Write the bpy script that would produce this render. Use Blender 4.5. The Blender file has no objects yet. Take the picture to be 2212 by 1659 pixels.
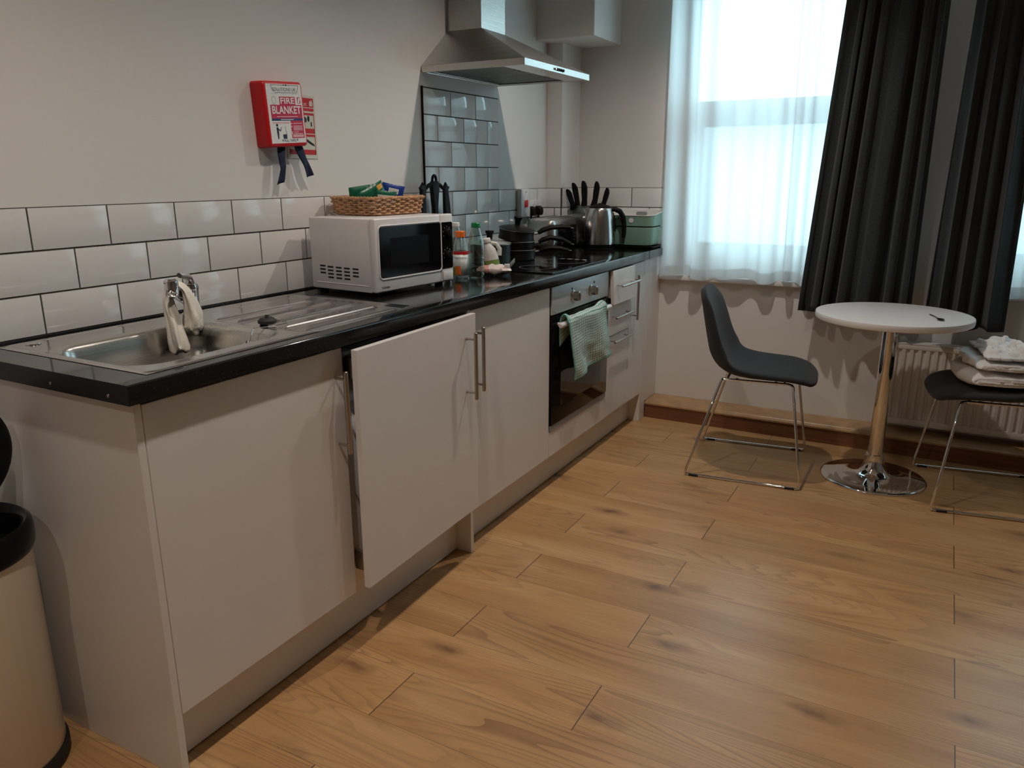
import bpy, bmesh, math, random
from mathutils import Vector, Matrix, Euler, noise
random.seed(7)
S = bpy.context.scene
COL = S.collection
PI = math.pi
R_ = math.radians

# ------------------------------------------------------------------ camera
def make_camera():
    yaw, pit, rol, f = 0.5038, -0.2652, -0.0037, 1667.3
    F = Vector((math.cos(pit)*math.cos(yaw), math.cos(pit)*math.sin(yaw), math.sin(pit)))
    rt = Vector((math.sin(yaw), -math.cos(yaw), 0)); up = rt.cross(F)
    Rv = rt*math.cos(rol) + up*math.sin(rol); U = -rt*math.sin(rol) + up*math.cos(rol)
    cam = bpy.data.cameras.new('camera'); ob = bpy.data.objects.new('camera', cam); COL.objects.link(ob)
    M = Matrix((Rv, U, -F)).transposed().to_4x4(); M.translation = (-0.8705, -1.9054, 1.2907)
    ob.matrix_world = M
    cam.sensor_fit = 'HORIZONTAL'; cam.sensor_width = 36.0; cam.lens = f/2212*36.0
    cam.clip_start = 0.02; cam.clip_end = 200
    S.camera = ob
make_camera()

# ------------------------------------------------------------------ light
W = bpy.data.worlds.new('overcast_sky'); S.world = W; W.use_nodes = True
bg = W.node_tree.nodes['Background']
bg.inputs[0].default_value = (0.62, 0.90, 1.0, 1); bg.inputs[1].default_value = 5.7

def downlight(x, y, power, col=(1.0, 0.885, 0.79), ang=130, rad=0.03):
    l = bpy.data.lights.new('downlight', 'SPOT'); l.energy = power; l.color = col
    l.spot_size = R_(ang); l.spot_blend = 0.75; l.shadow_soft_size = rad
    o = bpy.data.objects.new('downlight', l); COL.objects.link(o); o.location = (x, y, 2.575)
for x, y, p in ((2.12, -1.06, 52), (0.90, -1.06, 30), (-0.34, -1.06, 50), (-1.6, -1.06, 22)):  # last spot is added behind the camera to brighten the end panel
    downlight(x, y, p)

S.view_settings.view_transform = 'Standard'; S.view_settings.look = 'None'
S.view_settings.exposure = 0.0; S.view_settings.gamma = 1.0
S.view_settings.use_curve_mapping = False
S.cycles.use_denoising = True
S.cycles.max_bounces = 12; S.cycles.transparent_max_bounces = 24; S.cycles.transmission_bounces = 10
S.cycles.sample_clamp_indirect = 6.0
S.cycles.caustics_reflective = False; S.cycles.caustics_refractive = False

# ------------------------------------------------------------------ materials
def lin(c):
    if isinstance(c, str):
        c = [int(c[i:i+2], 16)/255 for i in (0, 2, 4)]
        return tuple(v/12.92 if v <= .04045 else ((v+.055)/1.055)**2.4 for v in c) + (1,)
    return tuple(c)[:3] + (1,)
class NT:
    def __init__(s, name):
        s.m = bpy.data.materials.new(name); s.m.use_nodes = True; s.t = s.m.node_tree
        s.b = s.t.nodes['Principled BSDF']; s.o = s.t.nodes['Material Output']
    def n(s, typ, **kw):
        nd = s.t.nodes.new(typ)
        for k, v in kw.items():
            if k.startswith('i_'):
                key = k[2:]; key = int(key) if key.isdigit() else key.replace('_', ' ')
                if hasattr(v, 'is_linked') or isinstance(v, bpy.types.NodeSocket): s.t.links.new(v, nd.inputs[key])
                else: nd.inputs[key].default_value = v
            else: setattr(nd, k, v)
        return nd
    def l(s, a, b): s.t.links.new(a, b)
    def math(s, op, a, b=0.0, c=None):
        nd = s.t.nodes.new('ShaderNodeMath'); nd.operation = op
        for i, v in enumerate((a, b, c)):
            if v is None: continue
            if isinstance(v, bpy.types.NodeSocket): s.t.links.new(v, nd.inputs[i])
            else: nd.inputs[i].default_value = v
        return nd.outputs[0]
    def mix(s, fac, a, b):
        nd = s.t.nodes.new('ShaderNodeMix'); nd.data_type = 'RGBA'
        for k, v in ((0, fac), (6, a), (7, b)):
            if isinstance(v, bpy.types.NodeSocket): s.t.links.new(v, nd.inputs[k])
            else: nd.inputs[k].default_value = v
        return nd.outputs[2]
    def ramp(s, fac, stops):
        nd = s.t.nodes.new('ShaderNodeValToRGB'); s.t.links.new(fac, nd.inputs[0])
        e = nd.color_ramp.elements
        while len(e) < len(stops): e.new(0.5)
        for el, (p, c) in zip(e, stops): el.position = p; el.color = c
        return nd.outputs[0]
def mat(name, color, rough=.5, metal=0., spec=.5, coat=0., trans=0., ior=1.45, noise_amt=0., noise_scale=8., bump=0., bscale=60., aniso=0., sheen=0.):
    T = NT(name); b = T.b; c = lin(color)
    b.inputs['Base Color'].default_value = c
    b.inputs['Roughness'].default_value = rough; b.inputs['Metallic'].default_value = metal
    b.inputs['Specular IOR Level'].default_value = spec; b.inputs['Coat Weight'].default_value = coat
    b.inputs['Coat Roughness'].default_value = .08
    b.inputs['Transmission Weight'].default_value = trans; b.inputs['IOR'].default_value = ior
    b.inputs['Sheen Weight'].default_value = sheen
    if noise_amt or bump:
        tc = T.n('ShaderNodeTexCoord')
    if noise_amt:
        nz = T.n('ShaderNodeTexNoise', i_Vector=tc.outputs['Object'], i_Scale=noise_scale, i_Detail=4.)
        d = tuple(v*(1-noise_amt) for v in c[:3])+(1,); u = tuple(min(1, v*(1+noise_amt)) for v in c[:3])+(1,)
        T.l(T.ramp(nz.outputs[0], [(.3, d), (.7, u)]), b.inputs['Base Color'])
    if bump:
        nz = T.n('ShaderNodeTexNoise', i_Vector=tc.outputs['Object'], i_Scale=bscale, i_Detail=3.)
        bp = T.n('ShaderNodeBump', i_Height=nz.outputs[0], i_Strength=bump, i_Distance=.002)
        T.l(bp.outputs[0], b.inputs['Normal'])
    return T.m
def brushed(name, color, rough=.3, axis=0):
    T = NT(name); b = T.b; b.inputs['Base Color'].default_value = lin(color); b.inputs['Metallic'].default_value = 1
    tc = T.n('ShaderNodeTexCoord'); sc = [300, 300, 300]; sc[axis] = 4
    mp = T.n('ShaderNodeMapping', i_Vector=tc.outputs['Object'], i_Scale=sc)
    nz = T.n('ShaderNodeTexNoise', i_Vector=mp.outputs[0], i_Scale=1.0, i_Detail=2.)
    r = T.math('MULTIPLY_ADD', nz.outputs[0], .18, rough-.09); T.l(r, b.inputs['Roughness'])
    bp = T.n('ShaderNodeBump', i_Height=nz.outputs[0], i_Strength=.02, i_Distance=.0005); T.l(bp.outputs[0], b.inputs['Normal'])
    return T.m
def thin_clear(name, tint=(.9, .95, .95), gloss=.12):
    T = NT(name); T.t.nodes.remove(T.b)
    tr = T.n('ShaderNodeBsdfTransparent'); tr.inputs[0].default_value = tint+(1,)
    gl = T.n('ShaderNodeBsdfGlossy'); gl.inputs['Roughness'].default_value = .06
    lw = T.n('ShaderNodeLayerWeight'); lw.inputs[0].default_value = .35
    f = T.math('MULTIPLY_ADD', lw.outputs[1], .75, gloss*.4)
    mx = T.n('ShaderNodeMixShader'); T.l(f, mx.inputs[0]); T.l(tr.outputs[0], mx.inputs[1]); T.l(gl.outputs[0], mx.inputs[2])
    T.l(mx.outputs[0], T.o.inputs[0]); return T.m
def cloth_thin(name, color, transp=.35, transl=.5):
    T = NT(name); T.t.nodes.remove(T.b); c = lin(color)
    tr = T.n('ShaderNodeBsdfTransparent'); tl = T.n('ShaderNodeBsdfTranslucent'); df = T.n('ShaderNodeBsdfDiffuse')
    tl.inputs[0].default_value = c; df.inputs[0].default_value = c
    m1 = T.n('ShaderNodeMixShader'); m1.inputs[0].default_value = transl; T.l(df.outputs[0], m1.inputs[1]); T.l(tl.outputs[0], m1.inputs[2])
    m2 = T.n('ShaderNodeMixShader'); m2.inputs[0].default_value = transp; T.l(m1.outputs[0], m2.inputs[1]); T.l(tr.outputs[0], m2.inputs[2])
    T.l(m2.outputs[0], T.o.inputs[0]); return T.m

M = {}
M['paint'] = mat('wall_paint', (.78, .765, .74), .65, bump=.05, bscale=220)
M['ceil'] = mat('ceiling_paint', (.82, .81, .79), .8)
M['cab'] = mat('white_cabinet_laminate', (.77, .745, .72), .28, noise_amt=.01)
M['carc'] = mat('cabinet_carcass', (.66, .64, .61), .45)
M['grout'] = mat('dark_grout', (.075, .068, .062), .85, noise_amt=.25, noise_scale=40)
M['tile'] = mat('white_glazed_tile', (.78, .77, .755), .07, coat=.3)
M['steel'] = brushed('brushed_steel', (.62, .60, .57), .30, 0)
M['steel_y'] = brushed('brushed_steel_hood', (.60, .585, .565), .30, 1)
M['sink'] = brushed('sink_steel', (.64, .62, .59), .25, 0)
M['drainer'] = brushed('drainer_steel', (.68, .66, .64), .19, 0)
M['lid'] = mat('lid_steel', (.72, .72, .71), .28, .85)
M['fascia'] = mat('silver_fascia', (.60, .62, .64), .38, .35)
M['chrome'] = mat('chrome', (.78, .78, .78), .04, 1)
M['nickel'] = mat('satin_nickel', (.46, .43, .39), .3, 1)
M['black'] = mat('black_plastic', (.006, .006, .006), .5, spec=.18)
M['farpaint'] = mat('darkened_far_wall', (.30, .285, .265), .7)  # unseen walls painted dark to cut bounced fill light
M['blackgloss'] = mat('black_gloss', (.005, .005, .006), .06, spec=.16)
M['blackmat'] = mat('black_coating', (.008, .008, .009), .42, spec=.35)
M['whitepl'] = mat('white_plastic', (.74, .73, .73), .3)
M['mw'] = mat('microwave_white', (.72, .70, .70), .28)
M['dark'] = mat('dark_recess', (.01, .01, .01), .8)  # near-black put in for shade inside slots and grooves; also black parts
M['grey'] = mat('grey_plastic', (.30, .30, .31), .4)
M['red'] = mat('red_plastic', (.62, .012, .018), .35)
M['navy'] = mat('navy_webbing', (.010, .020, .055), .8, bump=.4, bscale=400)
M['rubber'] = mat('black_rubber', (.015, .015, .015), .6)
M['upvc'] = mat('white_window_frame', (.9, .9, .9), .35)
M['sill'] = mat('white_gloss_paint', (.80, .79, .77), .3)
M['glass'] = thin_clear('window_glass', (.95, .98, .98), .1)
M['sheer'] = cloth_thin('sheer_voile', (.95, .96, .97), .14, .88)
M['sheerhem'] = cloth_thin('sheer_hem', (.80, .81, .82), .04, .50)
M['clear'] = thin_clear('clear_plastic', (.86, .92, .92), .3)
M['greenclear'] = thin_clear('green_tinted_plastic', (.72, .86, .82), .3)
M['acrylic'] = thin_clear('clear_acrylic', (.78, .80, .80), .5)
M['charcoal'] = mat('charcoal_curtain', (.020, .028, .031), .95, noise_amt=.25, noise_scale=120, bump=.5, bscale=500, sheen=.15)
M['white'] = mat('white_print', (.80, .82, .80), .5)
M['ink'] = mat('navy_ink', (.012, .02, .06), .5)
M['blackink'] = mat('black_ink', (.012, .012, .012), .5)
M['crimson'] = mat('crimson_print', (.55, .02, .075), .45)
M['pinkprint'] = mat('pale_pink_print', (.72, .45, .45), .5)
M['blueprint'] = mat('navy_print', (.02, .05, .16), .5)
M['signred'] = mat('sign_red', (.55, .015, .02), .5)
M['signbg'] = mat('luminous_sign_backing', (.62, .65, .55), .5)
M['towel'] = mat('white_towelling', (.80, .79, .78), .95, bump=1., bscale=350, sheen=.3)
M['dishcloth'] = mat('cream_dishcloth', (.80, .76, .66), .9, noise_amt=.06, noise_scale=30, bump=.6, bscale=300)
M['table'] = mat('white_tabletop', (.78, .77, .77), .3)
M['shell'] = mat('charcoal_upholstery', (.017, .020, .025), .9, noise_amt=.4, noise_scale=420, bump=.6, bscale=900, sheen=.12)
M['cream'] = mat('cream_enamel', (.72, .66, .54), .22, coat=.3)
M['rad'] = mat('radiator_enamel', (.72, .69, .65), .4)
M['green'] = mat('sage_plastic', (.24, .42, .33), .35)
M['orange'] = mat('orange_cap', (.80, .16, .02), .35)
M['capgreen'] = mat('green_cap', (.01, .22, .06), .35)
M['capwhite'] = mat('white_cap', (.78, .78, .76), .4)
M['milk'] = mat('milky_polythene', (.72, .72, .69), .35, trans=.15)
M['olive'] = mat('olive_label', (.17, .26, .06), .5)
M['wicker'] = mat('wicker', (.50, .28, .15), .6, noise_amt=.3, noise_scale=60)
M['skirt'] = None
M['alu'] = mat('brushed_aluminium_edge', (.55, .53, .50), .35, 1)

def wood_floor():
    T = NT('oak_laminate'); b = T.b
    tc = T.n('ShaderNodeTexCoord'); sp = T.n('ShaderNodeSeparateXYZ', i_0=tc.outputs['Object'])
    x, y = sp.outputs[0], sp.outputs[1]
    u = T.math('DIVIDE', T.math('SUBTRACT', x, .385), .1905); row = T.math('FLOOR', u); fu = T.math('SUBTRACT', u, row)
    par = T.math('MODULO', T.math('ADD', row, 200.), 2.)
    v = T.math('DIVIDE', T.math('ADD', T.math('ADD', y, .805), T.math('MULTIPLY', par, .463)), 1.271)
    col = T.math('FLOOR', v); fv = T.math('SUBTRACT', v, col)
    cid = T.n('ShaderNodeCombineXYZ', i_0=row, i_1=col)
    wn = T.n('ShaderNodeTexWhiteNoise', i_Vector=cid.outputs[0]); rnd = wn.outputs['Value']; rnc = wn.outputs['Color']
    off = T.n('ShaderNodeVectorMath', operation='SCALE', i_0=rnc); off.inputs['Scale'].default_value = 23.
    P = T.n('ShaderNodeVectorMath', operation='ADD', i_0=tc.outputs['Object'], i_1=off.outputs[0])
    # figure: warped rings stretched along the plank
    m1 = T.n('ShaderNodeMapping', i_Vector=P.outputs[0], i_Scale=(6.5, .55, 1))
    n1 = T.n('ShaderNodeTexNoise', i_Vector=m1.outputs[0], i_Scale=1.0, i_Detail=2.2, i_Roughness=.30)
    rings = T.math('FRACT', T.math('MULTIPLY', n1.outputs[0], 34.))
    rl = T.math('SMOOTH_MAX', T.math('MAXIMUM', T.math('MULTIPLY', T.math('SUBTRACT', rings, .58), 2.4), 0.), 0., .08)
    gate = T.n('ShaderNodeTexNoise', i_Vector=T.n('ShaderNodeMapping', i_Vector=P.outputs[0], i_Scale=(3., .9, 1)).outputs[0], i_Scale=1.1, i_Detail=1.)
    gt = T.ramp(gate.outputs[0], [(.38, (.12, .12, .12, 1)), (.66, (1, 1, 1, 1))])
    # fine fibre
    m2 = T.n('ShaderNodeMapping', i_Vector=P.outputs[0], i_Scale=(150, 5, 1))
    n2 = T.n('ShaderNodeTexNoise', i_Vector=m2.outputs[0], i_Scale=1.0, i_Detail=4., i_Roughness=.6)
    # broad tone
    m3 = T.n('ShaderNodeMapping', i_Vector=P.outputs[0], i_Scale=(9, 1.3, 1))
    n3 = T.n('ShaderNodeTexNoise', i_Vector=m3.outputs[0], i_Scale=1., i_Detail=3.)
    # knots
    m4 = T.n('ShaderNodeMapping', i_Vector=P.outputs[0], i_Scale=(6.0, 2.5, 1))
    wz = T.n('ShaderNodeTexNoise', i_Vector=P.outputs[0], i_Scale=14., i_Detail=3.)
    wv = T.n('ShaderNodeVectorMath', operation='SCALE', i_0=wz.outputs['Color']); wv.inputs['Scale'].default_value = .22
    kp = T.n('ShaderNodeVectorMath', operation='ADD', i_0=m4.outputs[0], i_1=wv.outputs[0])
    vo = T.n('ShaderNodeTexVoronoi', i_Vector=kp.outputs[0], i_Scale=1.0)
    vo.inputs['Randomness'].default_value = 1.
    k = T.ramp(vo.outputs['Distance'], [(.03, (1, 1, 1, 1)), (.10, (.45, .45, .45, 1)), (.22, (0, 0, 0, 1))])
    base = T.ramp(n3.outputs[0], [(.25, (.46, .235, .088, 1)), (.5, (.60, .335, .135, 1)), (.75, (.71, .435, .20, 1))])
    c1 = T.mix(T.math('MULTIPLY', n2.outputs[0], .45), base, (.24, .115, .045, 1))
    c2 = T.mix(T.math('MULTIPLY', T.math('MULTIPLY', rl, gt), .58), c1, (.19, .090, .040, 1))
    c3 = T.mix(T.math('MULTIPLY', k, .85), c2, (.13, .060, .034, 1))
    tint = T.math('MULTIPLY_ADD', rnd, .18, .89)
    hs = T.n('ShaderNodeHueSaturation', i_Color=c3, i_Value=tint, i_Saturation=.98)
    eu = T.math('MINIMUM', fu, T.math('SUBTRACT', 1., fu)); ev = T.math('MINIMUM', fv, T.math('SUBTRACT', 1., fv))
    lu = T.math('LESS_THAN', eu, .0042); lv = T.math('LESS_THAN', ev, .0011)
    lnu = T.math('MULTIPLY', lu, .55); ln = T.math('MAXIMUM', lnu, T.math('MULTIPLY', lv, .9))
    fin = T.mix(ln, hs.outputs[0], (.05, .026, .014, 1))
    T.l(fin, b.inputs['Base Color'])
    T.l(T.math('MULTIPLY_ADD', n2.outputs[0], .16, .24), b.inputs['Roughness'])
    hgt = T.math('SUBTRACT', T.math('MULTIPLY', n2.outputs[0], .25), ln)
    bp = T.n('ShaderNodeBump', i_Height=hgt, i_Strength=.18, i_Distance=.0015); T.l(bp.outputs[0], b.inputs['Normal'])
    b.inputs['Specular IOR Level'].default_value = .55
    return T.m
M['floor'] = wood_floor()
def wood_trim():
    T = NT('dark_oak_trim'); b = T.b; tc = T.n('ShaderNodeTexCoord')
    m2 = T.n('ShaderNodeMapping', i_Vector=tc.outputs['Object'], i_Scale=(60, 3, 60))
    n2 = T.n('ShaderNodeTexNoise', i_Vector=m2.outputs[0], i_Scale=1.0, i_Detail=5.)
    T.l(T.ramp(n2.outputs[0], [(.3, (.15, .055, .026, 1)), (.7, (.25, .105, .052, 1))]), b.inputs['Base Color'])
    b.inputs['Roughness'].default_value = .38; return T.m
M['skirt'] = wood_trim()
M['skirttop'] = mat('oak_board_top', (.46, .28, .14), .35, noise_amt=.18, noise_scale=14)  # top board lighter than the dark brown skirting front
def worktop_mat():
    T = NT('black_granite_laminate'); b = T.b; tc = T.n('ShaderNodeTexCoord')
    n1 = T.n('ShaderNodeTexNoise', i_Vector=tc.outputs['Object'], i_Scale=260., i_Detail=3.)
    n2 = T.n('ShaderNodeTexNoise', i_Vector=tc.outputs['Object'], i_Scale=9., i_Detail=5.)
    c = T.mix(T.ramp(n1.outputs[0], [(.62, (0, 0, 0, 1)), (.72, (.5, .5, .5, 1))]), (.008, .008, .008, 1), (.05, .05, .048, 1))
    T.l(c, b.inputs['Base Color'])
    T.l(T.math('MULTIPLY_ADD', n2.outputs[0], .14, .05), b.inputs['Roughness'])
    b.inputs['Specular IOR Level'].default_value = .35; b.inputs['Coat Weight'].default_value = .35; b.inputs['Coat Roughness'].default_value = .06
    return T.m
M['worktop'] = worktop_mat()
def teatowel_mat():
    T = NT('checked_tea_towel'); b = T.b; uv = T.n('ShaderNodeUVMap'); sp = T.n('ShaderNodeSeparateXYZ', i_0=uv.outputs[0])
    fu = T.math('FRACT', T.math('MULTIPLY', sp.outputs[0], 26.)); fv = T.math('FRACT', T.math('MULTIPLY', sp.outputs[1], 30.))
    ln = T.math('MAXIMUM', T.math('LESS_THAN', fu, .20), T.math('LESS_THAN', fv, .20))
    bu = T.math('ABSOLUTE', T.math('SUBTRACT', sp.outputs[0], .5)); bv = T.math('ABSOLUTE', T.math('SUBTRACT', sp.outputs[1], .5))
    edge = T.math('GREATER_THAN', T.math('MAXIMUM', bu, bv), .470)
    nz = T.n('ShaderNodeTexNoise', i_Vector=uv.outputs[0], i_Scale=4., i_Detail=3.)
    grn = T.mix(T.ramp(nz.outputs[0], [(.4, (0, 0, 0, 1)), (.6, (1, 1, 1, 1))]), (.035, .15, .12, 1), (.13, .40, .33, 1))
    c = T.mix(ln, (.66, .74, .69, 1), grn); c = T.mix(T.math('MULTIPLY', edge, .7), c, (.17, .48, .42, 1))
    T.l(c, b.inputs['Base Color']); b.inputs['Roughness'].default_value = .95
    return T.m
M['teatowel'] = teatowel_mat()
# ------------------------------------------------------------------ mesh helpers
def root_matrix(o):
    while o.parent is not None: o = o.parent
    return Matrix.LocRotScale(o.location, o.rotation_euler, None)
class B:
    """Collects shapes in one bmesh and links them as ONE object."""
    def __init__(s): s.bm = bmesh.new(); s.uv = None; s.mi = 0
    def _f(s, vs):
        try:
            f = s.bm.faces.new(vs); f.material_index = s.mi; return f
        except ValueError: return None
    def box(s, x0, x1, y0, y1, z0, z1, bev=0., seg=2):
        c = [(x, y, z) for x in (x0, x1) for y in (y0, y1) for z in (z0, z1)]
        v = [s.bm.verts.new(p) for p in c]
        fs = [s._f([v[i] for i in q]) for q in ((0,1,3,2),(4,6,7,5),(0,4,5,1),(2,3,7,6),(0,2,6,4),(1,5,7,3))]
        if bev:
            es = list({e for f in fs for e in f.edges})
            r = bmesh.ops.bevel(s.bm, geom=es, offset=bev, segments=seg, affect='EDGES', profile=.5)
            for f in r['faces']: f.material_index = s.mi
        return s
    def prism(s, pts, a, b, axis='z'):
        """polygon pts (2d) extruded between a and b along axis"""
        def P(p, h):
            return {'z': (p[0], p[1], h), 'y': (p[0], h, p[1]), 'x': (h, p[0], p[1])}[axis]
        lo = [s.bm.verts.new(P(p, a)) for p in pts]; hi = [s.bm.verts.new(P(p, b)) for p in pts]; n = len(pts)
        s._f(lo[::-1]); s._f(hi)
        for i in range(n): s._f([lo[i], lo[(i+1) % n], hi[(i+1) % n], hi[i]])
        return s
    def loft(s, rings, cap0=True, cap1=True, closed=True):
        R = [[s.bm.verts.new(p) for p in r] for r in rings]; n = len(R[0])
        for a, b in zip(R, R[1:]):
            for i in range(n if closed else n-1):
                j = (i+1) % n; s._f([a[i], a[j], b[j], b[i]])
        if cap0: s._f(R[0][::-1])
        if cap1: s._f(R[-1])
        return s
    def lathe(s, prof, c=(0, 0, 0), n=32, axis='z'):
        rings = []
        for r, h in prof:
            ring = []
            for i in range(n):
                a = 2*PI*i/n; q = (max(r, 1e-5)*math.cos(a), max(r, 1e-5)*math.sin(a))
                p = {'z': (q[0], q[1], h), 'x': (h, q[0], q[1]), 'y': (q[0], h, q[1])}[axis]
                ring.append((c[0]+p[0], c[1]+p[1], c[2]+p[2]))
            rings.append(ring)
        return s.loft(rings)
    def cyl(s, p0, p1, r, r1=None, n=16):
        p0 = Vector(p0); p1 = Vector(p1); return s.tube([p0, p1], [r, r if r1 is None else r1], n)
    def tube(s, pts, r, n=10, closed=False, flat=1., cap=True):
        pts = [Vector(p) for p in pts]; N = len(pts)
        rs = r if isinstance(r, (list, tuple)) else [r]*N
        tang = []
        for i in range(N):
            a = pts[(i-1) % N] if (closed or i) else pts[i]; b = pts[(i+1) % N] if (closed or i < N-1) else pts[i]
            tang.append((b-a).normalized() if (b-a).length > 1e-9 else Vector((0, 0, 1)))
        up = Vector((0, 0, 1)) if abs(tang[0].z) < .9 else Vector((1, 0, 0))
        nrm = (up - tang[0]*up.dot(tang[0])).normalized(); rings = []
        for i in range(N):
            if i:
                ax = tang[i-1].cross(tang[i])
                if ax.length > 1e-7: nrm = Matrix.Rotation(tang[i-1].angle(tang[i]), 3, ax) @ nrm
                nrm = (nrm - tang[i]*nrm.dot(tang[i])).normalized()
            bn = tang[i].cross(nrm)
            rings.append([tuple(pts[i]+nrm*(math.cos(2*PI*k/n)*rs[i]*flat)+bn*(math.sin(2*PI*k/n)*rs[i])) for k in range(n)])
        if closed: rings.append(rings[0]); return s.loft(rings, False, False)
        return s.loft(rings, cap, cap)
    def grid(s, fn, nu, nv, uv=True):
        if uv and s.uv is None: s.uv = s.bm.loops.layers.uv.new('UVMap')
        V = [[s.bm.verts.new(fn(i/nu, j/nv)) for j in range(nv+1)] for i in range(nu+1)]
        for i in range(nu):
            for j in range(nv):
                f = s._f([V[i][j], V[i+1][j], V[i+1][j+1], V[i][j+1]])
                if uv and f:
                    for lp, (a, b) in zip(f.loops, ((i, j), (i+1, j), (i+1, j+1), (i, j+1))): lp[s.uv].uv = (a/nu, b/nv)
        return s
    def sphere(s, c, r, n=14, sq=(1, 1, 1)):
        prof = [(math.sin(PI*i/n), -math.cos(PI*i/n)) for i in range(n+1)]
        rings = [[(c[0]+p*r*sq[0]*math.cos(2*PI*k/(2*n)), c[1]+p*r*sq[1]*math.sin(2*PI*k/(2*n)), c[2]+h*r*sq[2]) for k in range(2*n)] for p, h in [(max(a, 1e-4), b) for a, b in prof]]
        return s.loft(rings)
    def xf(s, Mx):
        bmesh.ops.transform(s.bm, matrix=Mx, verts=s.bm.verts); return s
    def out(s, name, mats, parent=None, world=True, smooth=35, solid=0., sub=0, bevmod=0., offset=0.):
        """world=True: coordinates are world ones (turned into the root's own space)"""
        if parent is not None and world: s.xf(root_matrix(parent).inverted())
        bmesh.ops.recalc_face_normals(s.bm, faces=s.bm.faces)
        me = bpy.data.meshes.new(name); s.bm.to_mesh(me); s.bm.free()
        for m in (mats if isinstance(mats, (list, tuple)) else [mats]): me.materials.append(m)
        if smooth:
            me.polygons.foreach_set('use_smooth', [True]*len(me.polygons)); me.set_sharp_from_angle(angle=R_(smooth))
        o = bpy.data.objects.new(name, me); COL.objects.link(o)
        if parent is not None: o.parent = parent
        if bevmod:
            md = o.modifiers.new('bevel', 'BEVEL'); md.width = bevmod; md.segments = 2; md.limit_method = 'ANGLE'; md.angle_limit = R_(40)
        if solid:
            md = o.modifiers.new('solid', 'SOLIDIFY'); md.thickness = solid; md.offset = offset
        if sub:
            md = o.modifiers.new('sub', 'SUBSURF'); md.levels = sub; md.render_levels = sub
        return o
def tag(o, label, cat, group=None, kind=None):
    o['label'] = label; o['category'] = cat
    if group: o['group'] = group
    if kind: o['kind'] = kind
    return o
def thing(name, label, cat, loc=(0, 0, 0), rotz=0., group=None, rot=None):
    o = bpy.data.objects.new(name, None); COL.objects.link(o); o.location = loc
    o.rotation_euler = rot if rot else (0, 0, rotz); o.empty_display_size = .05
    return tag(o, label, cat, group)
def struct(o, label=None, cat=None):
    o['kind'] = 'structure'
    if label: o['label'] = label
    if cat: o['category'] = cat
    return o
def dup(root, loc, rotz, label, group=None):
    r = root.copy(); COL.objects.link(r); r.location = loc; r.rotation_euler = (0, 0, rotz); r['label'] = label
    if group: r['group'] = group
    for ch in list(root.children):
        c = ch.copy(); COL.objects.link(c); c.parent = r
        for g in list(ch.children):
            d = g.copy(); COL.objects.link(d); d.parent = c
    return r
def lettering(txt, o, xdir, ydir, width, m, parent, name='lettering', height=None, depth=.0003, world=True, align='LEFT', bold=0.):
    """real letter shapes on a plane: o lower-left (or centre), xdir reading direction, ydir up"""
    cu = bpy.data.curves.new('t', 'FONT'); cu.body = txt; cu.size = 1.; cu.resolution_u = 3; cu.offset = bold
    ob = bpy.data.objects.new('t', cu); COL.objects.link(ob)
    dg = bpy.context.evaluated_depsgraph_get(); dg.update()
    me = bpy.data.meshes.new_from_object(ob.evaluated_get(dg)); bpy.data.objects.remove(ob); bpy.data.curves.remove(cu)
    xs = [v.co.x for v in me.vertices]; ys = [v.co.y for v in me.vertices]
    w = max(xs)-min(xs); h = max(ys)-min(ys); sx = width/w; sy = (height/h) if height else sx
    X = Vector(xdir).normalized(); Y = Vector(ydir).normalized(); o = Vector(o); N = X.cross(Y)
    bm = bmesh.new(); bm.from_mesh(me); bpy.data.meshes.remove(me)
    for v in bm.verts:
        a = (v.co.x-min(xs))*sx; b_ = (v.co.y-min(ys))*sy
        if align == 'CENTER': a -= width/2
        v.co = o + X*a + Y*b_ + N*depth
    b = B(); b.bm.free(); b.bm = bm
    return b.out(name, m, parent, world, smooth=0)
def rrect(w, d, r, n=5, cx=0., cy=0.):
    """rounded rectangle outline, full sizes w,d"""
    pts = []
    for sx, sy, a0 in ((1, 1, 0), (-1, 1, 90), (-1, -1, 180), (1, -1, 270)):
        for i in range(n+1):
            a = R_(a0+90*i/n); pts.append((cx+sx*(w/2-r)+r*math.cos(a), cy+sy*(d/2-r)+r*math.sin(a)))
    return pts
def fbm(x, y, z, o=3):
    return noise.fractal(Vector((x, y, z)), 1.0, 2.0, o)

# ------------------------------------------------------------------ the room
XW = 3.205          # inner face of the window wall
XB, YR, ZC = -2.6, -3.9, 2.6
struct(B().box(XB, 3.7, YR, .02, -.04, 0).out('floor', M['floor'], smooth=0), 'oak laminate plank floor', 'floor')
struct(B().box(XB, 3.7, YR, .3, ZC, ZC+.05).out('ceiling', M['ceil'], smooth=0), 'white ceiling', 'ceiling')
struct(B().box(XB, 3.7, 0, .15, 0, ZC).out('wall_left', M['paint'], smooth=0), 'white wall behind the kitchen units', 'wall')
struct(B().box(XB-.1, XB, YR, .15, 0, ZC).out('wall_front', M['farpaint'], smooth=0), 'unseen wall facing the window wall, darkened to cut bounce light', 'wall')
struct(B().box(XB, 3.7, YR-.1, YR, 0, ZC).out('wall_right', M['farpaint'], smooth=0), 'unseen wall opposite the kitchen units, darkened to cut bounce light', 'wall')
OP = [(-1.66, -.585), (-3.25, -2.02)]     # the two window openings in y
ZS, ZH = .752, 2.36
b = B()
b.box(XW, 3.5, YR, 0, 0, ZS); b.box(XW, 3.5, YR, 0, ZH, ZC)
for y0, y1 in ((-.585, 0), (-2.02, -1.66), (YR, -3.25)): b.box(XW, 3.5, y0, y1, ZS, ZH)
struct(b.out('wall_back', M['paint'], smooth=0), 'white wall with the windows', 'wall')
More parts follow.
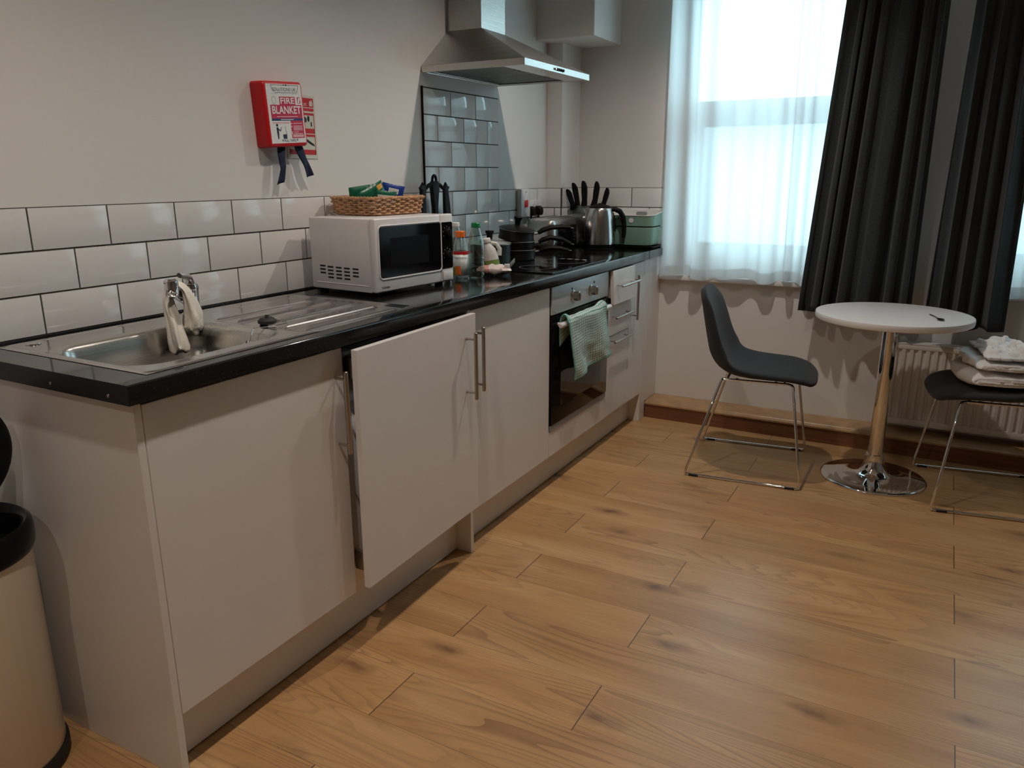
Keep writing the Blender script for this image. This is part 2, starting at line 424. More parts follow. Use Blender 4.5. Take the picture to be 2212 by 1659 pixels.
# boxed-in column in the corner and the bulkhead box above it
struct(B().box(2.975, XW, -.09, 0, 0, ZC, .003).out('trim_1', M['paint'], smooth=0), 'narrow boxed-in pipe column in the corner', 'column')
struct(B().box(2.85, XW, -.313, 0, 1.937, ZC, .003).out('trim_2', M['paint'], smooth=0), 'white bulkhead box high in the corner', 'bulkhead')
# boxed skirting along the window wall
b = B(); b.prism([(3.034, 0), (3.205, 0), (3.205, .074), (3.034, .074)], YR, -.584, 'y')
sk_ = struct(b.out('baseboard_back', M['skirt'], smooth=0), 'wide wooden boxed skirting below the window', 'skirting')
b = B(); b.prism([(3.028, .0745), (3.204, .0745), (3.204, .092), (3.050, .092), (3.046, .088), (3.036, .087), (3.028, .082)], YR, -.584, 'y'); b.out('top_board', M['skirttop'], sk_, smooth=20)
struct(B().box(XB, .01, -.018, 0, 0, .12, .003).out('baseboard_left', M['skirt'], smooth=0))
# windows: frame with two sashes, glass, sill
for i, (y0, y1) in enumerate(OP):
    win = B(); x0, x1 = 3.34, 3.41
    win.box(x0, x1, y0, y1, .77, .80); win.box(x0, x1, y0, y1, ZH-.06, ZH)
    win.box(x0, x1, y1-.06, y1, .80, ZH-.06); win.box(x0, x1, y0, y0+.06, .80, ZH-.06)
    f = struct(win.out('window_%d' % (i+1), M['upvc'], bevmod=.004), 'white framed sash window behind voile', 'window')
    up = B(); xa, xb = 3.365, 3.405      # upper sash (outer)
    a0, a1 = y0+.06, y1-.06
    up.box(xa, xb, a0, a1, 1.545, 1.655); up.box(xa, xb, a0, a1, 2.25, ZH-.06)
    up.box(xa, xb, a1-.04, a1, 1.655, 2.25); up.box(xa, xb, a0, a0+.04, 1.655, 2.25)
    up.out('upper_sash', M['upvc'], f, bevmod=.004)
    lo = B(); xa, xb = 3.325, 3.365
    lo.box(xa, xb, a0, a1, 1.525, 1.59); lo.box(xa, xb, a0, a1, .80, .935); 
    lo.box(xa, xb, a1-.095, a1, .935, 1.525); lo.box(xa, xb, a0, a0+.095, .935, 1.525)
    lo.out('lower_sash', M['upvc'], f, bevmod=.004)
    g = B(); g.box(3.383, 3.387, a0+.04, a1-.04, 1.655, 2.25); g.box(3.343, 3.347, a0+.095, a1-.095, .935, 1.525)
    g.out('pane', M['glass'], f, smooth=0)
    B().box(3.168, 3.34, y0-.02 if i == 0 else y0, y1, .742, .769, .004).out('window_sill', M['sill'], f)
# what stands outside
struct(B().box(8.0, 8.3, -8, 9, -.5, 1.93).out('wall_outside', mat('rendered_yard_wall', (.66, .69, .71), .8), smooth=0))
struct(B().box(3.7, 12, -8, 9, -.6, -.5).out('ground_outside', mat('yard_paving', (.4, .4, .4), .9), smooth=0))

# ------------------------------------------------------------------ tiles
TL, TH, TZ = .204, .1026, .912
def tile(b, plane, a0, a1, z0, z1, off):
    """one bevelled tile; plane 'y': on the y=off wall (faces -y); 'x': on x=off (faces -x)"""
    g = .0023; a0 += g; a1 -= g; z0 += g; z1 -= g
    if a1-a0 < .006: return
    bv = min(.014, (a1-a0)*.3); d0, d1, d2 = .001, .0045, .008
    def P(a, z, d): return (a, off-d, z) if plane == 'y' else (off-d, a, z)
    rr = []
    for ins, d in ((0, d0), (0, d1), (bv, d2)):
        rr.append([P(a, z, d) for a, z in ((a0+ins, z0+ins), (a1-ins, z0+ins), (a1-ins, z1-ins), (a0+ins, z1-ins))])
    b.loft(rr, False, True)
def run(b, plane, a_from, a_to, rows, off, origin):
    for r in rows:
        o = origin + (TL/2 if r % 2 else 0)
        k0 = math.floor((a_from-o)/TL)-1
        for k in range(k0, k0+60):
            s0, s1 = max(a_from, o+k*TL), min(a_to, o+(k+1)*TL)
            if s1-s0 > .004: tile(b, plane, s0, s1, TZ+r*TH, TZ+(r+1)*TH, off)
b = B()
# rows 0 and 2 share joints at .2103; row 1 is offset; the cooker panel follows the joints of x = 1.843
run(b, 'y', .0-.35, 2.975, (0, 1, 2), 0, .2103)
hobp = B()
run(hobp, 'y', 1.843, 1.843+3*TL, (3, 4, 5, 6), 0, 1.843)
run(b, 'x', -.09, 0, (0, 1, 2), 2.975, 0.05); run(b, 'y', 2.975, XW, (0, 1, 2), -.09, 2.98)
run(b, 'x', -.59, -.09, (0, 1, 2), XW, -.2)
tr = struct(b.out('trim_3', M['tile'], smooth=20), 'three rows of white bevelled brick tiles above the worktop', 'tiled splashback')
g = B(); zt = TZ+3*TH
g.box(-.35, 2.975, -.0025, -.0002, TZ, zt); g.box(2.9728, 2.9748, -.09, 0, TZ, zt); g.box(2.975, XW, -.0925, -.0902, TZ, zt); g.box(XW-.0025, XW-.0002, -.59, -.09, TZ, zt)
g.out('grout', M['grout'], tr, smooth=0)
tr = struct(hobp.out('trim_4', M['tile'], smooth=20), 'taller panel of white brick tiles under the cooker hood', 'tiled splashback')
g = B(); z1 = TZ+7*TH
g.box(1.838, 1.843+3*TL, -.0025, -.0002, zt, z1+.003)
g.out('grout', M['grout'], tr, smooth=0)
B().box(1.8365, 1.842, -.0085, -.0003, zt-.0, z1+.004).out('edge_trim', M['black'], tr, smooth=0)
# ------------------------------------------------------------------ kitchen units
YF = -.583                     # front faces of the doors
def catmull_(P, n):
    out_ = []; m = len(P)-1
    for i in range(n+1):
        t = i/n*m; k = min(int(t), m-1); f = t-k
        p = [Vector(P[max(0, min(m, k+j))]) for j in (-1, 0, 1, 2)]
        out_.append(.5*((2*p[1])+(p[2]-p[0])*f+(2*p[0]-5*p[1]+4*p[2]-p[3])*f*f+(3*p[1]-p[0]-3*p[2]+p[3])*f**3))
    return out_
def bar_handle(parent, p0, p1, post_dir, post_len, inset=.022, r=.006, m='nickel', name='handle'):
    """straight bar with two posts; p0-p1 bar axis, posts run along post_dir"""
    p0 = Vector(p0); p1 = Vector(p1); d = (p1-p0).normalized(); q = Vector(post_dir)*post_len
    b = B(); b.tube([p0, p0+d*.001, p1-d*.001, p1], [r*.8, r, r, r*.8], 14)
    for t in (p0+d*inset, p1-d*inset): b.tube([t, t+q], r*.72, 10)
    return b.out(name, M[m], parent)
def carcass(parent, x0, x1, z0=.15, z1=.868, y0=YF+.02, y1=-.01, back=True):
    b = B(); t = .016
    b.box(x0, x0+t, y0, y1, z0, z1); b.box(x1-t, x1, y0, y1, z0, z1); b.box(x0+t, x1-t, y0, y1, z0, z0+t)
    b.box(x0+t, x1-t, y0, y0+.08, z1-.016, z1)
    if back: b.box(x0+t, x1-t, y1-.008, y1, z0+t, z1)
    return b.out('carcass', M['carc'], parent, smooth=0)

e = B().box(.020, .037, YF, -.02, 0, .868, .0008, 1).out('end_panel', M['cab'], smooth=0)
tag(e, 'tall white end panel closing the sink end of the kitchen run', 'panel')
e = B().box(1.226, 1.245, YF, -.02, 0, .868, .0008, 1).out('support_panel', M['cab'], smooth=0)
tag(e, 'white upright panel reaching the floor beside the ajar appliance door', 'panel')

t = thing('sink_base_cabinet', 'white cupboard under the sink with one long plain door', 'cabinet', (.33, -.3, 0))
carcass(t, .0375, .6195, z1=.70)
dr = B().box(.0385, .619, YF, YF+.018, .158, .862, .0012, 1).out('door', M['cab'], t, smooth=0)
bar_handle(dr, (.586, -.621, .588), (.586, -.621, .810), (0, 1, 0), .0352)

# washing machine behind an ajar furniture door
t = thing('washing_machine', 'built-in white appliance behind a furniture door standing ajar', 'washing machine', (.93, -.3, 0))
b = B().box(.646, 1.218, -.555, -.04, .156, .84, .012); b.out('casing', M['whitepl'], t)
b = B().box(.655, 1.21, -.568, -.5555, .70, .832, .006); b.out('fascia', M['grey'], t)
b = B(); b.lathe([(.17, -.556), (.185, -.562), (.185, -.580), (.15, -.588), (.14, -.575), (.13, -.566)], (.925, 0, .46), 40, 'y'); b.out('porthole_ring', M['grey'], t)
b = B(); b.lathe([(.129, -.558), (.12, -.575), (.06, -.580), (0, -.582)], (.925, 0, .46), 32, 'y'); b.out('porthole_glass', M['blackgloss'], t)
for z in (.24, .80):
    b = B().box(.648, .664, -.590, -.557, z-.03, z+.03, .005); b.cyl((.656, -.593, z-.02), (.656, -.593, z+.02), .008); b.out('hinge', M['alu'], t)
DL, DR = Vector((.610, -.640)), Vector((1.218, -.621)); dv = (DR-DL).normalized(); dn = Vector((-dv.y, dv.x))
b = B(); q = [DL, DR, DR+dn*.018, DL+dn*.018]; b.prism([tuple(p) for p in q], .190, .862)
dr = b.out('door', M['cab'], t, smooth=0, bevmod=.0012)
hb = DL+dv*.545; hb2 = hb-dn*.036
bar_handle(dr, (hb2.x, hb2.y, .594), (hb2.x, hb2.y, .812), (dn.x, dn.y, 0), .0355)
b = B().box(.655, 1.215, YF+.03, YF+.045, .852, .868); b.out('gap_shade_strip', M['black'], t, smooth=0)  # black strip standing in for the shade in the gap above the door

t = thing('base_cabinet', 'white cupboard between the ajar appliance and the oven', 'cabinet', (1.54, -.3, 0))
carcass(t, 1.247, 1.839)
dr = B().box(1.248, 1.838, YF, YF+.018, .155, .862, .0012, 1).out('door', M['cab'], t, smooth=0)
bar_handle(dr, (1.266, -.621, .590), (1.266, -.621, .808), (0, 1, 0), .0352)

# oven and its housing
t = thing('oven_housing', 'white panel and housing below the built-in oven', 'cabinet', (2.14, -.3, 0))
carcass(t, 1.8405, 2.4465, z1=.262)
B().box(1.842, 2.445, YF, YF+.018, .155, .262, .0012, 1).out('lower_panel', M['cab'], t, smooth=0)
t = thing('built_in_oven', 'built-in electric oven with steel fascia and black glass door', 'oven', (2.143, -.3, .27))
B().box(1.852, 2.436, YF+.003, -.06, .268, .862).out('casing', M['dark'], t, smooth=0)
B().box(1.848, 2.439, YF-.006, YF+.0025, .751, .862, .002).out('fascia', M['fascia'], t)
for kx in (2.047, 2.232):
    k = B(); k.lathe([(.024, YF-.0062), (.024, YF-.010), (.0205, YF-.014), (.0195, YF-.034), (.0165, YF-.0365), (0, YF-.037)], (kx, 0, .803), 28, 'y')
    k.box(kx-.0035, kx+.0035, YF-.040, YF-.036, .786, .820, .001); k.out('control_knob', M['nickel'], t)
for kx in (2.047-.012, 2.232+.036):
    b = B(); b.lathe([(.005, YF-.0063), (.0045, YF-.0075), (0, YF-.008)], (kx, 0, .834), 14, 'y'); b.out('indicator_lamp', M['black'], t)
dr = B().box(1.846, 2.441, YF-.008, YF+.0025, .292, .744, .0025).out('glass_door', M['blackgloss'], t)
B().box(1.93, 2.36, YF-.0084, YF-.0079, .36, .63).out('viewing_window', mat('smoked_oven_glass', (.012, .011, .010), .06, coat=.3), dr, smooth=0)
hd = B(); hd.tube([(1.868, -.616, .709), (1.873, -.616, .709), (2.393, -.616, .709), (2.398, -.616, .709)], [.007, .0115, .0115, .007], 16)
for x in (1.90, 2.366): hd.tube([(x, -.616, .709), (x, YF-.007, .709)], .007, 12)
hd.out('handle', M['whitepl'], dr)
B().box(1.846, 2.441, YF-.004, YF+.0025, .2655, .289, .001).out('vent_trim', M['grey'], t, smooth=0)

# tea towel over the oven handle
def tt(u, v):
    # v: 0 front hem .. 1 back hem ; u: 0 left .. 1 right
    nz = fbm(u*2.1+3, v*2.6, .3); n2 = fbm(u*6, v*5, 5.2)
    if v < .70:
        k = v/.70; xl = 1.975-.075*k; xr = 2.350-.035*k
        zl = .462+.259*k; zr = .500+.221*k
        y = -.634-.012*math.sin(u*9+k*2.)*(.3+.7*(1-k))-.012*nz*(1-k*.7)
        z = zl+(zr-zl)*u + .004*n2
        x = xl+(xr-xl)*u + .006*n2
        y -= .002
    elif v < .80:
        a = (v-.70)/.10*PI; x = 1.90+.415*u+.005*n2; y = -.616-.0165*math.cos(a)-.002*abs(n2)*math.sin(a); z = .7215+.0105*math.sin(a)+.010*max(0, nz)+ .018*math.exp(-((u-.02)/.06)**2)*math.sin(a)+.020*math.exp(-((u-.93)/.10)**2)*math.sin(a)
    else:
        k = (v-.80)/.20; x = 1.90+.415*u+.01*n2; y = -.5985+.0015*n2; z = .7215-.105*k*(1-.35*math.sin(u*5))
    return (x, y, z)
tw = B().grid(tt, 46, 64).out('tea_towel', M['teatowel'], None, smooth=60, solid=.003)
tag(tw, 'green and white checked tea towel hanging over the oven handle', 'tea towel')

# drawers
t = thing('drawer_unit', 'narrow white unit with three drawers beside the oven', 'drawers', (2.6, -.3, 0))
carcass(t, 2.4485, 2.7365)
for i, (z0, z1, pr_, hz, tilt) in enumerate(((.706, .862, .026, .793, .010), (.551, .701, .004, .641, 0), (.158, .546, .0, .525, 0))):
    b = B(); y = YF-pr_
    b.box(2.4545, 2.7345, y, y+.018, z0, z1, .0012, 1)
    if tilt:
        for v in b.bm.verts: v.co.y -= tilt*((z1-v.co.z)/(z1-z0)-.4)
    d = b.out('drawer', M['cab'], t, smooth=0)
    if i == 0:
        b = B(); b.box(2.4665, 2.4785, YF-.008, -.12, .735, .835); b.box(2.7065, 2.7185, YF-.008, -.12, .735, .835); b.box(2.4785, 2.7065, YF-.004, -.12, .735, .745); b.out('drawer_box', M['carc'], d, smooth=0)
    bar_handle(d, (2.470, y-.0345-tilt*.3, hz), (2.709, y-.0345-tilt*.3, hz), (0, 1, 0), .0345+tilt*.3, inset=.03, r=.0055, m='alu')
t = thing('corner_cabinet', 'slim white cupboard with an upright handle beside the drawers', 'cabinet', (2.84, -.3, 0))
carcass(t, 2.7375, 2.9405)
dr = B().box(2.7385, 2.940, YF, YF+.018, .155, .862, .0012, 1).out('door', M['cab'], t, smooth=0)
bar_handle(dr, (2.756, -.621, .588), (2.756, -.621, .812), (0, 1, 0), .0352, m='alu')
e = B().box(2.943, 3.0285, YF, YF+.018, .0, .868, .0012, 1).box(3.0285, 3.204, YF, YF+.018, .093, .868).box(2.943, 2.961, YF+.018, -.02, 0, .868).out('filler_panel', M['cab'], smooth=0)
tag(e, 'white filler panel between the slim cupboard and the window wall', 'panel')
for i, (x0, x1, lb) in enumerate(((.037, 1.2255, 'white kickboard below the sink and the ajar appliance door'), (1.2455, 2.942, 'white kickboard below the oven and drawers'))):
    e = B().box(x0, x1, -.522, -.506, .004, .150, .0008, 1).out('kickboard', M['cab'], smooth=0); tag(e, lb, 'kickboard', )

# worktop with a cut-out for the sink
t = thing('worktop', 'long black speckled worktop along the kitchen wall', 'worktop', (1.6, -.3, .872))
b = B(); z0, z1 = .872, .912
b.box(0, .084, -.56, -.0095, z0, z1); b.box(.972, 3.2035, -.56, -.0095, z0, z1); b.box(.084, .972, -.062, -.0095, z0, z1)
r = .005; b.prism([(-.56, z0), (-.606, z0), (-.606, z1-r)]+[(-.606+r-r*math.cos(R_(a)), z1-r+r*math.sin(R_(a))) for a in (22, 45, 68)]+[(-.606+r, z1), (-.56, z1)], 0, 3.2035, 'x')
b.out('slab', M['worktop'], t, smooth=30)
B().box(-.0012, -.0002, -.606, -.0095, z0, z1).out('edge_strip', M['blackmat'], t, smooth=0)
for y, z in ((-.36, .886), (-.545, .885)):
    b = B(); b.lathe([(.0038, -.0013), (.0036, -.0022), (.0016, -.0024), (0, -.0016)], (0, y, z), 12, 'x'); b.out('screw', M['nickel'], t)
B().box(2.942, 2.946, -.6072, -.6062, z0-.004, z1+.0006).out('joint_strip', M['blackmat'], t, smooth=0)
B().box(.0, 2.97, -.0092, -.0086, z1, z1+.006).box(.0, 2.97, -.019, -.0092, z1+.0003, z1+.004).out('sealant', M['blackmat'], t, smooth=0)

# sink
t = thing('kitchen_sink', 'inset stainless steel sink with bowl and ribbed drainer', 'sink', (.53, -.3, .912))
SX0, SX1, SY0, SY1 = .070, .985, -.566, -.050
def sd_rr(x, y, cx, cy, hx, hy, r):
    qx, qy = abs(x-cx)-hx+r, abs(y-cy)-hy+r
    return math.hypot(max(qx, 0), max(qy, 0))+min(max(qx, qy), 0)-r
def sst(a, b_, x):
    k = min(1, max(0, (x-a)/(b_-a))); return k*k*(3-2*k)
GR = [-.210, -.290, -.378, -.462, -.534]
def sink_z(x, y):
    z = .9165
    de = sd_rr(x, y, (SX0+SX1)/2, (SY0+SY1)/2, (SX1-SX0)/2, (SY1-SY0)/2, .03)
    z -= .0035*sst(-.006, .0, de)
    z -= .0022*sst(-.012, -.022, de)
    d = sd_rr(x, y, .303, -.337, .205, .170, .075)
    z -= .010*sst(.010, -.012, d) + .128*sst(-.004, -.040, d)
    dd = sd_rr(x, y, .745, -.335, .215, .235, .05)
    z -= .0022*sst(.004, -.016, dd)
    if .535 < x < .925:
        w = sst(.535, .555, x)*sst(.925, .905, x)
        for g in GR: z += .0060*w*math.exp(-((y-g)/.0046)**2)
    return z
b = B(); nx, ny = 300, 170
def sk(u, v):
    x = SX0+(SX1-SX0)*u; y = SY0+(SY1-SY0)*v; return (x, y, sink_z(x, y))
b.grid(sk, nx, ny, uv=False)
for f in b.bm.faces:
    c = f.calc_center_median()
    f.material_index = 0 if sd_rr(c.x, c.y, .303, -.337, .205, .170, .075) < .012 else 1
b.out('basin_and_drainer', [M['sink'], M['drainer']], t, smooth=60)
b = B(); b.lathe([(.035, .7795), (.033, .7825), (.012, .7815), (0, .7805)], (.30, -.337, 0), 24); b.out('waste', M['chrome'], t)
b = B(); b.lathe([(.021, 0), (.021, .003), (.013, .006), (.010, .002), (0, .001)], (0, 0, 0), 24)
b.xf(Matrix.Translation((.476, -.405, .868)) @ Matrix.Rotation(R_(-72), 4, 'Y') @ Matrix.Rotation(R_(0), 4, 'Z')); b.out('overflow_rose', M['chrome'], t)
for x, y in ((.13, -.085),): B().lathe([(.017, .9148), (.016, .917), (.006, .9185), (0, .9188)], (x, y, 0), 20).out('blanking_cap', M['chrome'], t)

# plug with its chain
t = thing('sink_plug', 'black rubber plug with bead chain lying on the drainer', 'plug', (.557, -.392, .914))
b = B(); b.lathe([(.020, .9180), (.024, .921), (.024, .927), (.017, .933), (.006, .934), (.004, .941), (0, .942)], (.557, -.392, 0), 20); b.out('stopper', M['rubber'], t)
ch = []
pc = [(.560, -.393, .9405), (.590, -.402, .920), (.604, -.414, .9175), (.592, -.428, .9175), (.55, -.43, .9175), (.515, -.418, .918), (.494, -.408, .918), (.486, -.405, .898), (.480, -.405, .872)]
cr = []
for a, c in zip(pc, pc[1:]):
    n = max(3, int((Vector(c)-Vector(a)).length/.0016))
    for i in range(n): ch.append(tuple(Vector(a).lerp(Vector(c), i/n))); cr.append(.0017 if len(ch) % 2 else .0007)
B().tube(ch, cr, 6).out('bead_chain', M['chrome'], t)

# mixer tap
t = thing('mixer_tap', 'chrome mixer tap behind the sink bowl', 'tap', (.565, -.098, .912))
b = B(); b.lathe([(.028, .9165), (.028, .921), (.023, .925), (.021, .955), (.0225, .985), (.0235, .992), (.021, 1.002), (.012, 1.007), (0, 1.008)], (.565, -.098, 0), 28)
b.out('body', M['chrome'], t)
b = B(); b.tube([(.560, -.100, .952), (.535, -.120, .964), (.500, -.146, .978), (.452, -.186, .997), (.415, -.224, 1.017), (.394, -.247, 1.027)], [.015, .0155, .015, .014, .013, .012], 14)
b.lathe([(.0125, 1.002), (.0148, 1.005), (.0165, 1.012), (.0172, 1.030), (.0165, 1.040), (.012, 1.0455), (0, 1.047)], (.391, -.250, 0), 22)
b.out('spout', M['chrome'], t)
b = B(); b.tube([(.565, -.098, 1.004), (.562, -.102, 1.015), (.550, -.115, 1.024), (.525, -.128, 1.030), (.505, -.138, 1.034)], [.017, .016, .012, .010, .008], 12, flat=.75); b.out('lever', M['chrome'], t)

# cloth bunched over the spout
path = catmull_([(.424, -.213, .852), (.422, -.210, .880), (.425, -.198, .930), (.431, -.180, .975), (.438, -.179, 1.006), (.452, -.187, 1.021), (.467, -.198, 1.008), (.474, -.204, .975), (.477, -.207, .935), (.476, -.207, .908), (.472, -.206, .890)], 60)
wid = [.034, .035, .032, .030, .028, .027, .028, .032, .036, .036, .024]; thk = [.021, .020, .016, .012, .008, .006, .008, .014, .021, .022, .014]
rings = []
for i, p in enumerate(path):
    k = i/60*10; j = min(int(k), 9); w = wid[j]+(wid[j+1]-wid[j])*(k-j); h = thk[j]+(thk[j+1]-thk[j])*(k-j)
    q = path[min(60, i+1)]-path[max(0, i-1)]; q.normalize(); a = Vector((-.69, -.724, 0)); a = (a-q*a.dot(q)).normalized(); n = q.cross(a)
    ring = []
    for m in range(40):
        ph = 2*PI*m/40; f = 1+.16*math.sin(4*ph+i*.05+1)*(h/.016)+.10*math.sin(7*ph-i*.09)+.22*fbm(math.cos(ph)*1.4+i*.02, math.sin(ph)*1.4, i*.07)
        e = .62 if i in (0, 60) else (.85 if i in (1, 59) else 1)
        ring.append(tuple(p+a*(w*math.cos(ph)*f*e)+n*(h*math.sin(ph)*f*e)+Vector((0, 0, (.006*math.sin(3*ph+1) if i < 4 or i > 56 else 0)))))
    rings.append(ring)
d = B().loft(rings).out('dishcloth', M['dishcloth'], None, smooth=70)
tag(d, 'cream dishcloth draped over the chrome tap spout', 'cloth')

# hob
t = thing('ceramic_hob', 'black glass ceramic hob set into the worktop', 'hob', (2.14, -.33, .912))
B().prism(rrect(.572, .50, .01, 4, 2.141, -.332), .9125, .9175).out('glass_plate', M['blackgloss'], t, smooth=0, bevmod=.0015)
for cx, cy, r in ((2.01, -.20, .09), (2.27, -.20, .075), (2.01, -.44, .075), (2.27, -.44, .10)):
    b = B(); b.tube([(cx+r*math.cos(2*PI*i/48), cy+r*math.sin(2*PI*i/48), .9176) for i in range(48)], .0009, 6, closed=True, flat=.3); b.out('ring_marking', M['grey'], t)
b = B()
for i in range(4): b.lathe([(.011, .9176), (.0105, .9179), (0, .9179)], (2.36, -.50+.036*i, 0), 20)
b.out('touch_markings', M['grey'], t)

# cooker hood
t = thing('cooker_hood', 'pyramid stainless steel cooker hood with square chimney', 'cooker hood', (2.14, -.1, 1.69))
HX0, HX1, HY = 1.845, 2.448, -.467
b = B(); e_ = .002
lo = [(HX0, HY, 1.709), (HX1, HY, 1.709), (HX1, -.001, 1.709), (HX0, -.001, 1.709)]
hi = [(2.040, -.166, 1.863), (2.238, -.166, 1.863), (2.238, -.001, 1.863), (2.040, -.001, 1.863)]
b.loft([lo, hi], False, False); b.out('canopy', M['steel_y'], t, smooth=0)
b = B()
b.box(HX0, HX1, HY, HY+.012, 1.684, 1.709); b.box(HX0, HX0+.012, HY+.012, -.001, 1.684, 1.709); b.box(HX1-.012, HX1, HY+.012, -.001, 1.684, 1.709); b.box(HX0+.012, HX1-.012, -.013, -.001, 1.684, 1.709)
b.box(HX0+.012, HX1-.012, HY+.012, HY+.105, 1.686, 1.690); b.box(HX0+.012, HX1-.012, -.035, -.013, 1.686, 1.690)
b.box(HX0+.012, HX0+.03, HY+.105, -.035, 1.686, 1.690); b.box(HX1-.03, HX1-.012, HY+.105, -.035, 1.686, 1.690)
b.out('rim', M['steel'], t, smooth=0, bevmod=.0008)
for x0, x1 in ((HX0+.032, 2.143), (2.147, HX1-.032)):
    b = B(); b.box(x0, x1, HY+.107, -.037, 1.692, 1.697)
    for i in range(18):
        x = x0+.012+(x1-x0-.024)*i/17; b.box(x-.002, x+.002, HY+.118, -.048, 1.6905, 1.692)
    f = b.out('grease_filter', mat('filter_mesh', (.33, .36, .37), .4, .8), t, smooth=0)
    B().box((x0+x1)/2-.028, (x0+x1)/2-.006, HY+.112, HY+.124, 1.6885, 1.6904, .001).box((x0+x1)/2+.010, (x0+x1)/2+.028, HY+.112, HY+.124, 1.6885, 1.6904, .001).out('latch', M['dark'], f, smooth=0)
b = B().box(2.041, 2.237, -.165, -.001, 1.8635, 2.598); b.out('chimney', M['steel'], t, smooth=0)
for i in range(5):
    b = B(); b.lathe([(.0058, HY-.0002), (.0058, HY-.004), (.004, HY-.006), (0, HY-.006)], (2.105+.0185*i, 0, 1.6965), 12, 'y'); b.out('push_button', M['chrome'] if i == 0 else M['black'], t)
# ------------------------------------------------------------------ fire blanket and sign
t = thing('fire_blanket_case', 'red plastic fire blanket case on the wall with navy pull tapes', 'fire blanket', (1.030, -.001, 1.475), rot=(0, R_(-3.5), 0))
b = B()
rg = []
for y, ins in ((0, 0), (-.044, .001), (-.048, .003), (-.050, .006)):
    rg.append([(p[0], y, p[1]) for p in rrect(.172-2*ins, .196-2*ins, .010, 4)])
b.loft(rg); b.out('case', M['red'], t, world=False, smooth=40)
lab = B().box(-.073, .077, -.0508, -.0500, -.086, .089).out('label', M['white'], t, world=False, smooth=0)
def flat(x0, x1, z0, z1, m, nm, k=1, par=None):
    return B().box(x0, x1, -.0508-.0003*k, -.0508-.0003*(k-1)-.00002, z0, z1).out(nm, M[m], par or lab, world=False, smooth=0)
flat(-.022, .046, .028, .052, 'crimson', 'red_panel'); flat(-.063, .072, -.012, .028, 'crimson', 'red_panel')
flat(-.063, .072, -.019, -.012, 'blueprint', 'blue_band'); flat(.016, .072, -.072, -.019, 'crimson', 'red_panel')
flat(.055, .069, .032, .051, 'crimson', 'red_emblem'); flat(-.060, .010, -.027, -.0225, 'pinkprint', 'caption_strip'); flat(.020, .068, -.069, -.061, 'pinkprint', 'caption_strip', 2)
def lt(txt, x, z, w, m, h=None, k=2, al='LEFT', bold=0., par=None): return lettering(txt, (x, -.0508-.0003*k, z), (1, 0, 0), (0, 0, 1), w, M[m], par or lab, height=h, depth=0, world=False, align=al, bold=bold)
lt('FIRE', .012, .031, .060, 'white', .018, al='CENTER', bold=.02)
lt('BLANKET', .005, .0015, .124, 'white', .023, al='CENTER', bold=.02)
lt('SOLUTIONS UK', .004, .068, .100, 'blackink', .010, 1, 'CENTER')
lt('PULL TAPES', .006, -.0825, .052, 'ink', .0075, 1, 'CENTER', .01)
B().prism([(.056, .033), (.063, .033), (.068, .049), (.060, .049)], -.0508-.0006, -.0508-.0007, 'y').out('emblem_stripe', M['white'], lab, world=False, smooth=0)
b = B()
for p, q in (((-.052, .0855), (.066, .0855)), ((-.052, .0855), (-.047, .072)), ((.066, .0855), (.058, .064)), ((-.047, .072), (-.036, .064)), ((-.036, .064), (.058, .064))):
    b.cyl((p[0], -.0511, p[1]), (q[0], -.0511, q[1]), .0005, n=6)
b.sphere((.003, -.0510, .086), .0022, 6, (1, .2, 1)); b.sphere((.013, -.0510, .086), .0028, 6, (1, .2, 1))
b.out('logo_outline', M['blackink'], lab, world=False)
b = B()
for x, z0, z1 in ((-.040, .060, .0605), (.000, .060, .0605), (.045, .060, .0605)):
    b.box(x-.014, x+.014, -.0511, -.05085, z0, z1)
b.tube([(-.045+.009*math.cos(i*PI/8), -.0510, .042+.010*math.sin(i*PI/8)) for i in range(16)], .0005, 5, closed=True); b.box(-.052, -.038, -.0511, -.05085, .029, .030)
b.out('small_print', M['grey'], lab, world=False, smooth=0)
b = B()
for z in (-.028, -.036, -.040, -.044, -.048, -.054, -.059):
    b.box(.026, .026+(.040 if z != -.054 else .02), -.05145, -.05112, z, z+.0014)
for z in (-.0275, -.0365, -.0535, -.0585): b.sphere((.019, -.0512, z), .0022, 6, (1, .15, 1))
b.box(-.04, .05, -.05145, -.05112, -.0075, -.0060); b.box(-.025, .03, -.05145, -.05112, -.0165, -.0145)
b.out('small_print', M['white'], lab, world=False, smooth=0)
b = B()    # instruction pictogram: standing figure and a pan
b.sphere((-.044, -.0510, -.032), .0044, 8, (1, .15, 1))
b.prism([(-.048, -.038), (-.040, -.038), (-.039, -.055), (-.041, -.073), (-.0455, -.073), (-.047, -.055)], -.0511, -.0508, 'y')
b.prism([(-.041, -.040), (-.032, -.047), (-.027, -.037), (-.0255, -.038), (-.031, -.051), (-.041, -.045)], -.0511, -.0508, 'y')
b.prism([(-.023, -.060), (-.006, -.059), (-.006, -.073), (-.022, -.073)], -.0511, -.0508, 'y'); b.cyl((-.007, -.0510, -.059), (-.010, -.0510, -.035), .0006, n=5)
b.out('pictogram', M['ink'], lab, world=False, smooth=0)
for x in (-.026, .038): B().prism([(x-.0025, -.0765), (x, -.0735), (x+.0025, -.0765), (x, -.0825)], -.0511, -.0508, 'y').out('arrow_mark', M['ink'], lab, world=False, smooth=0)
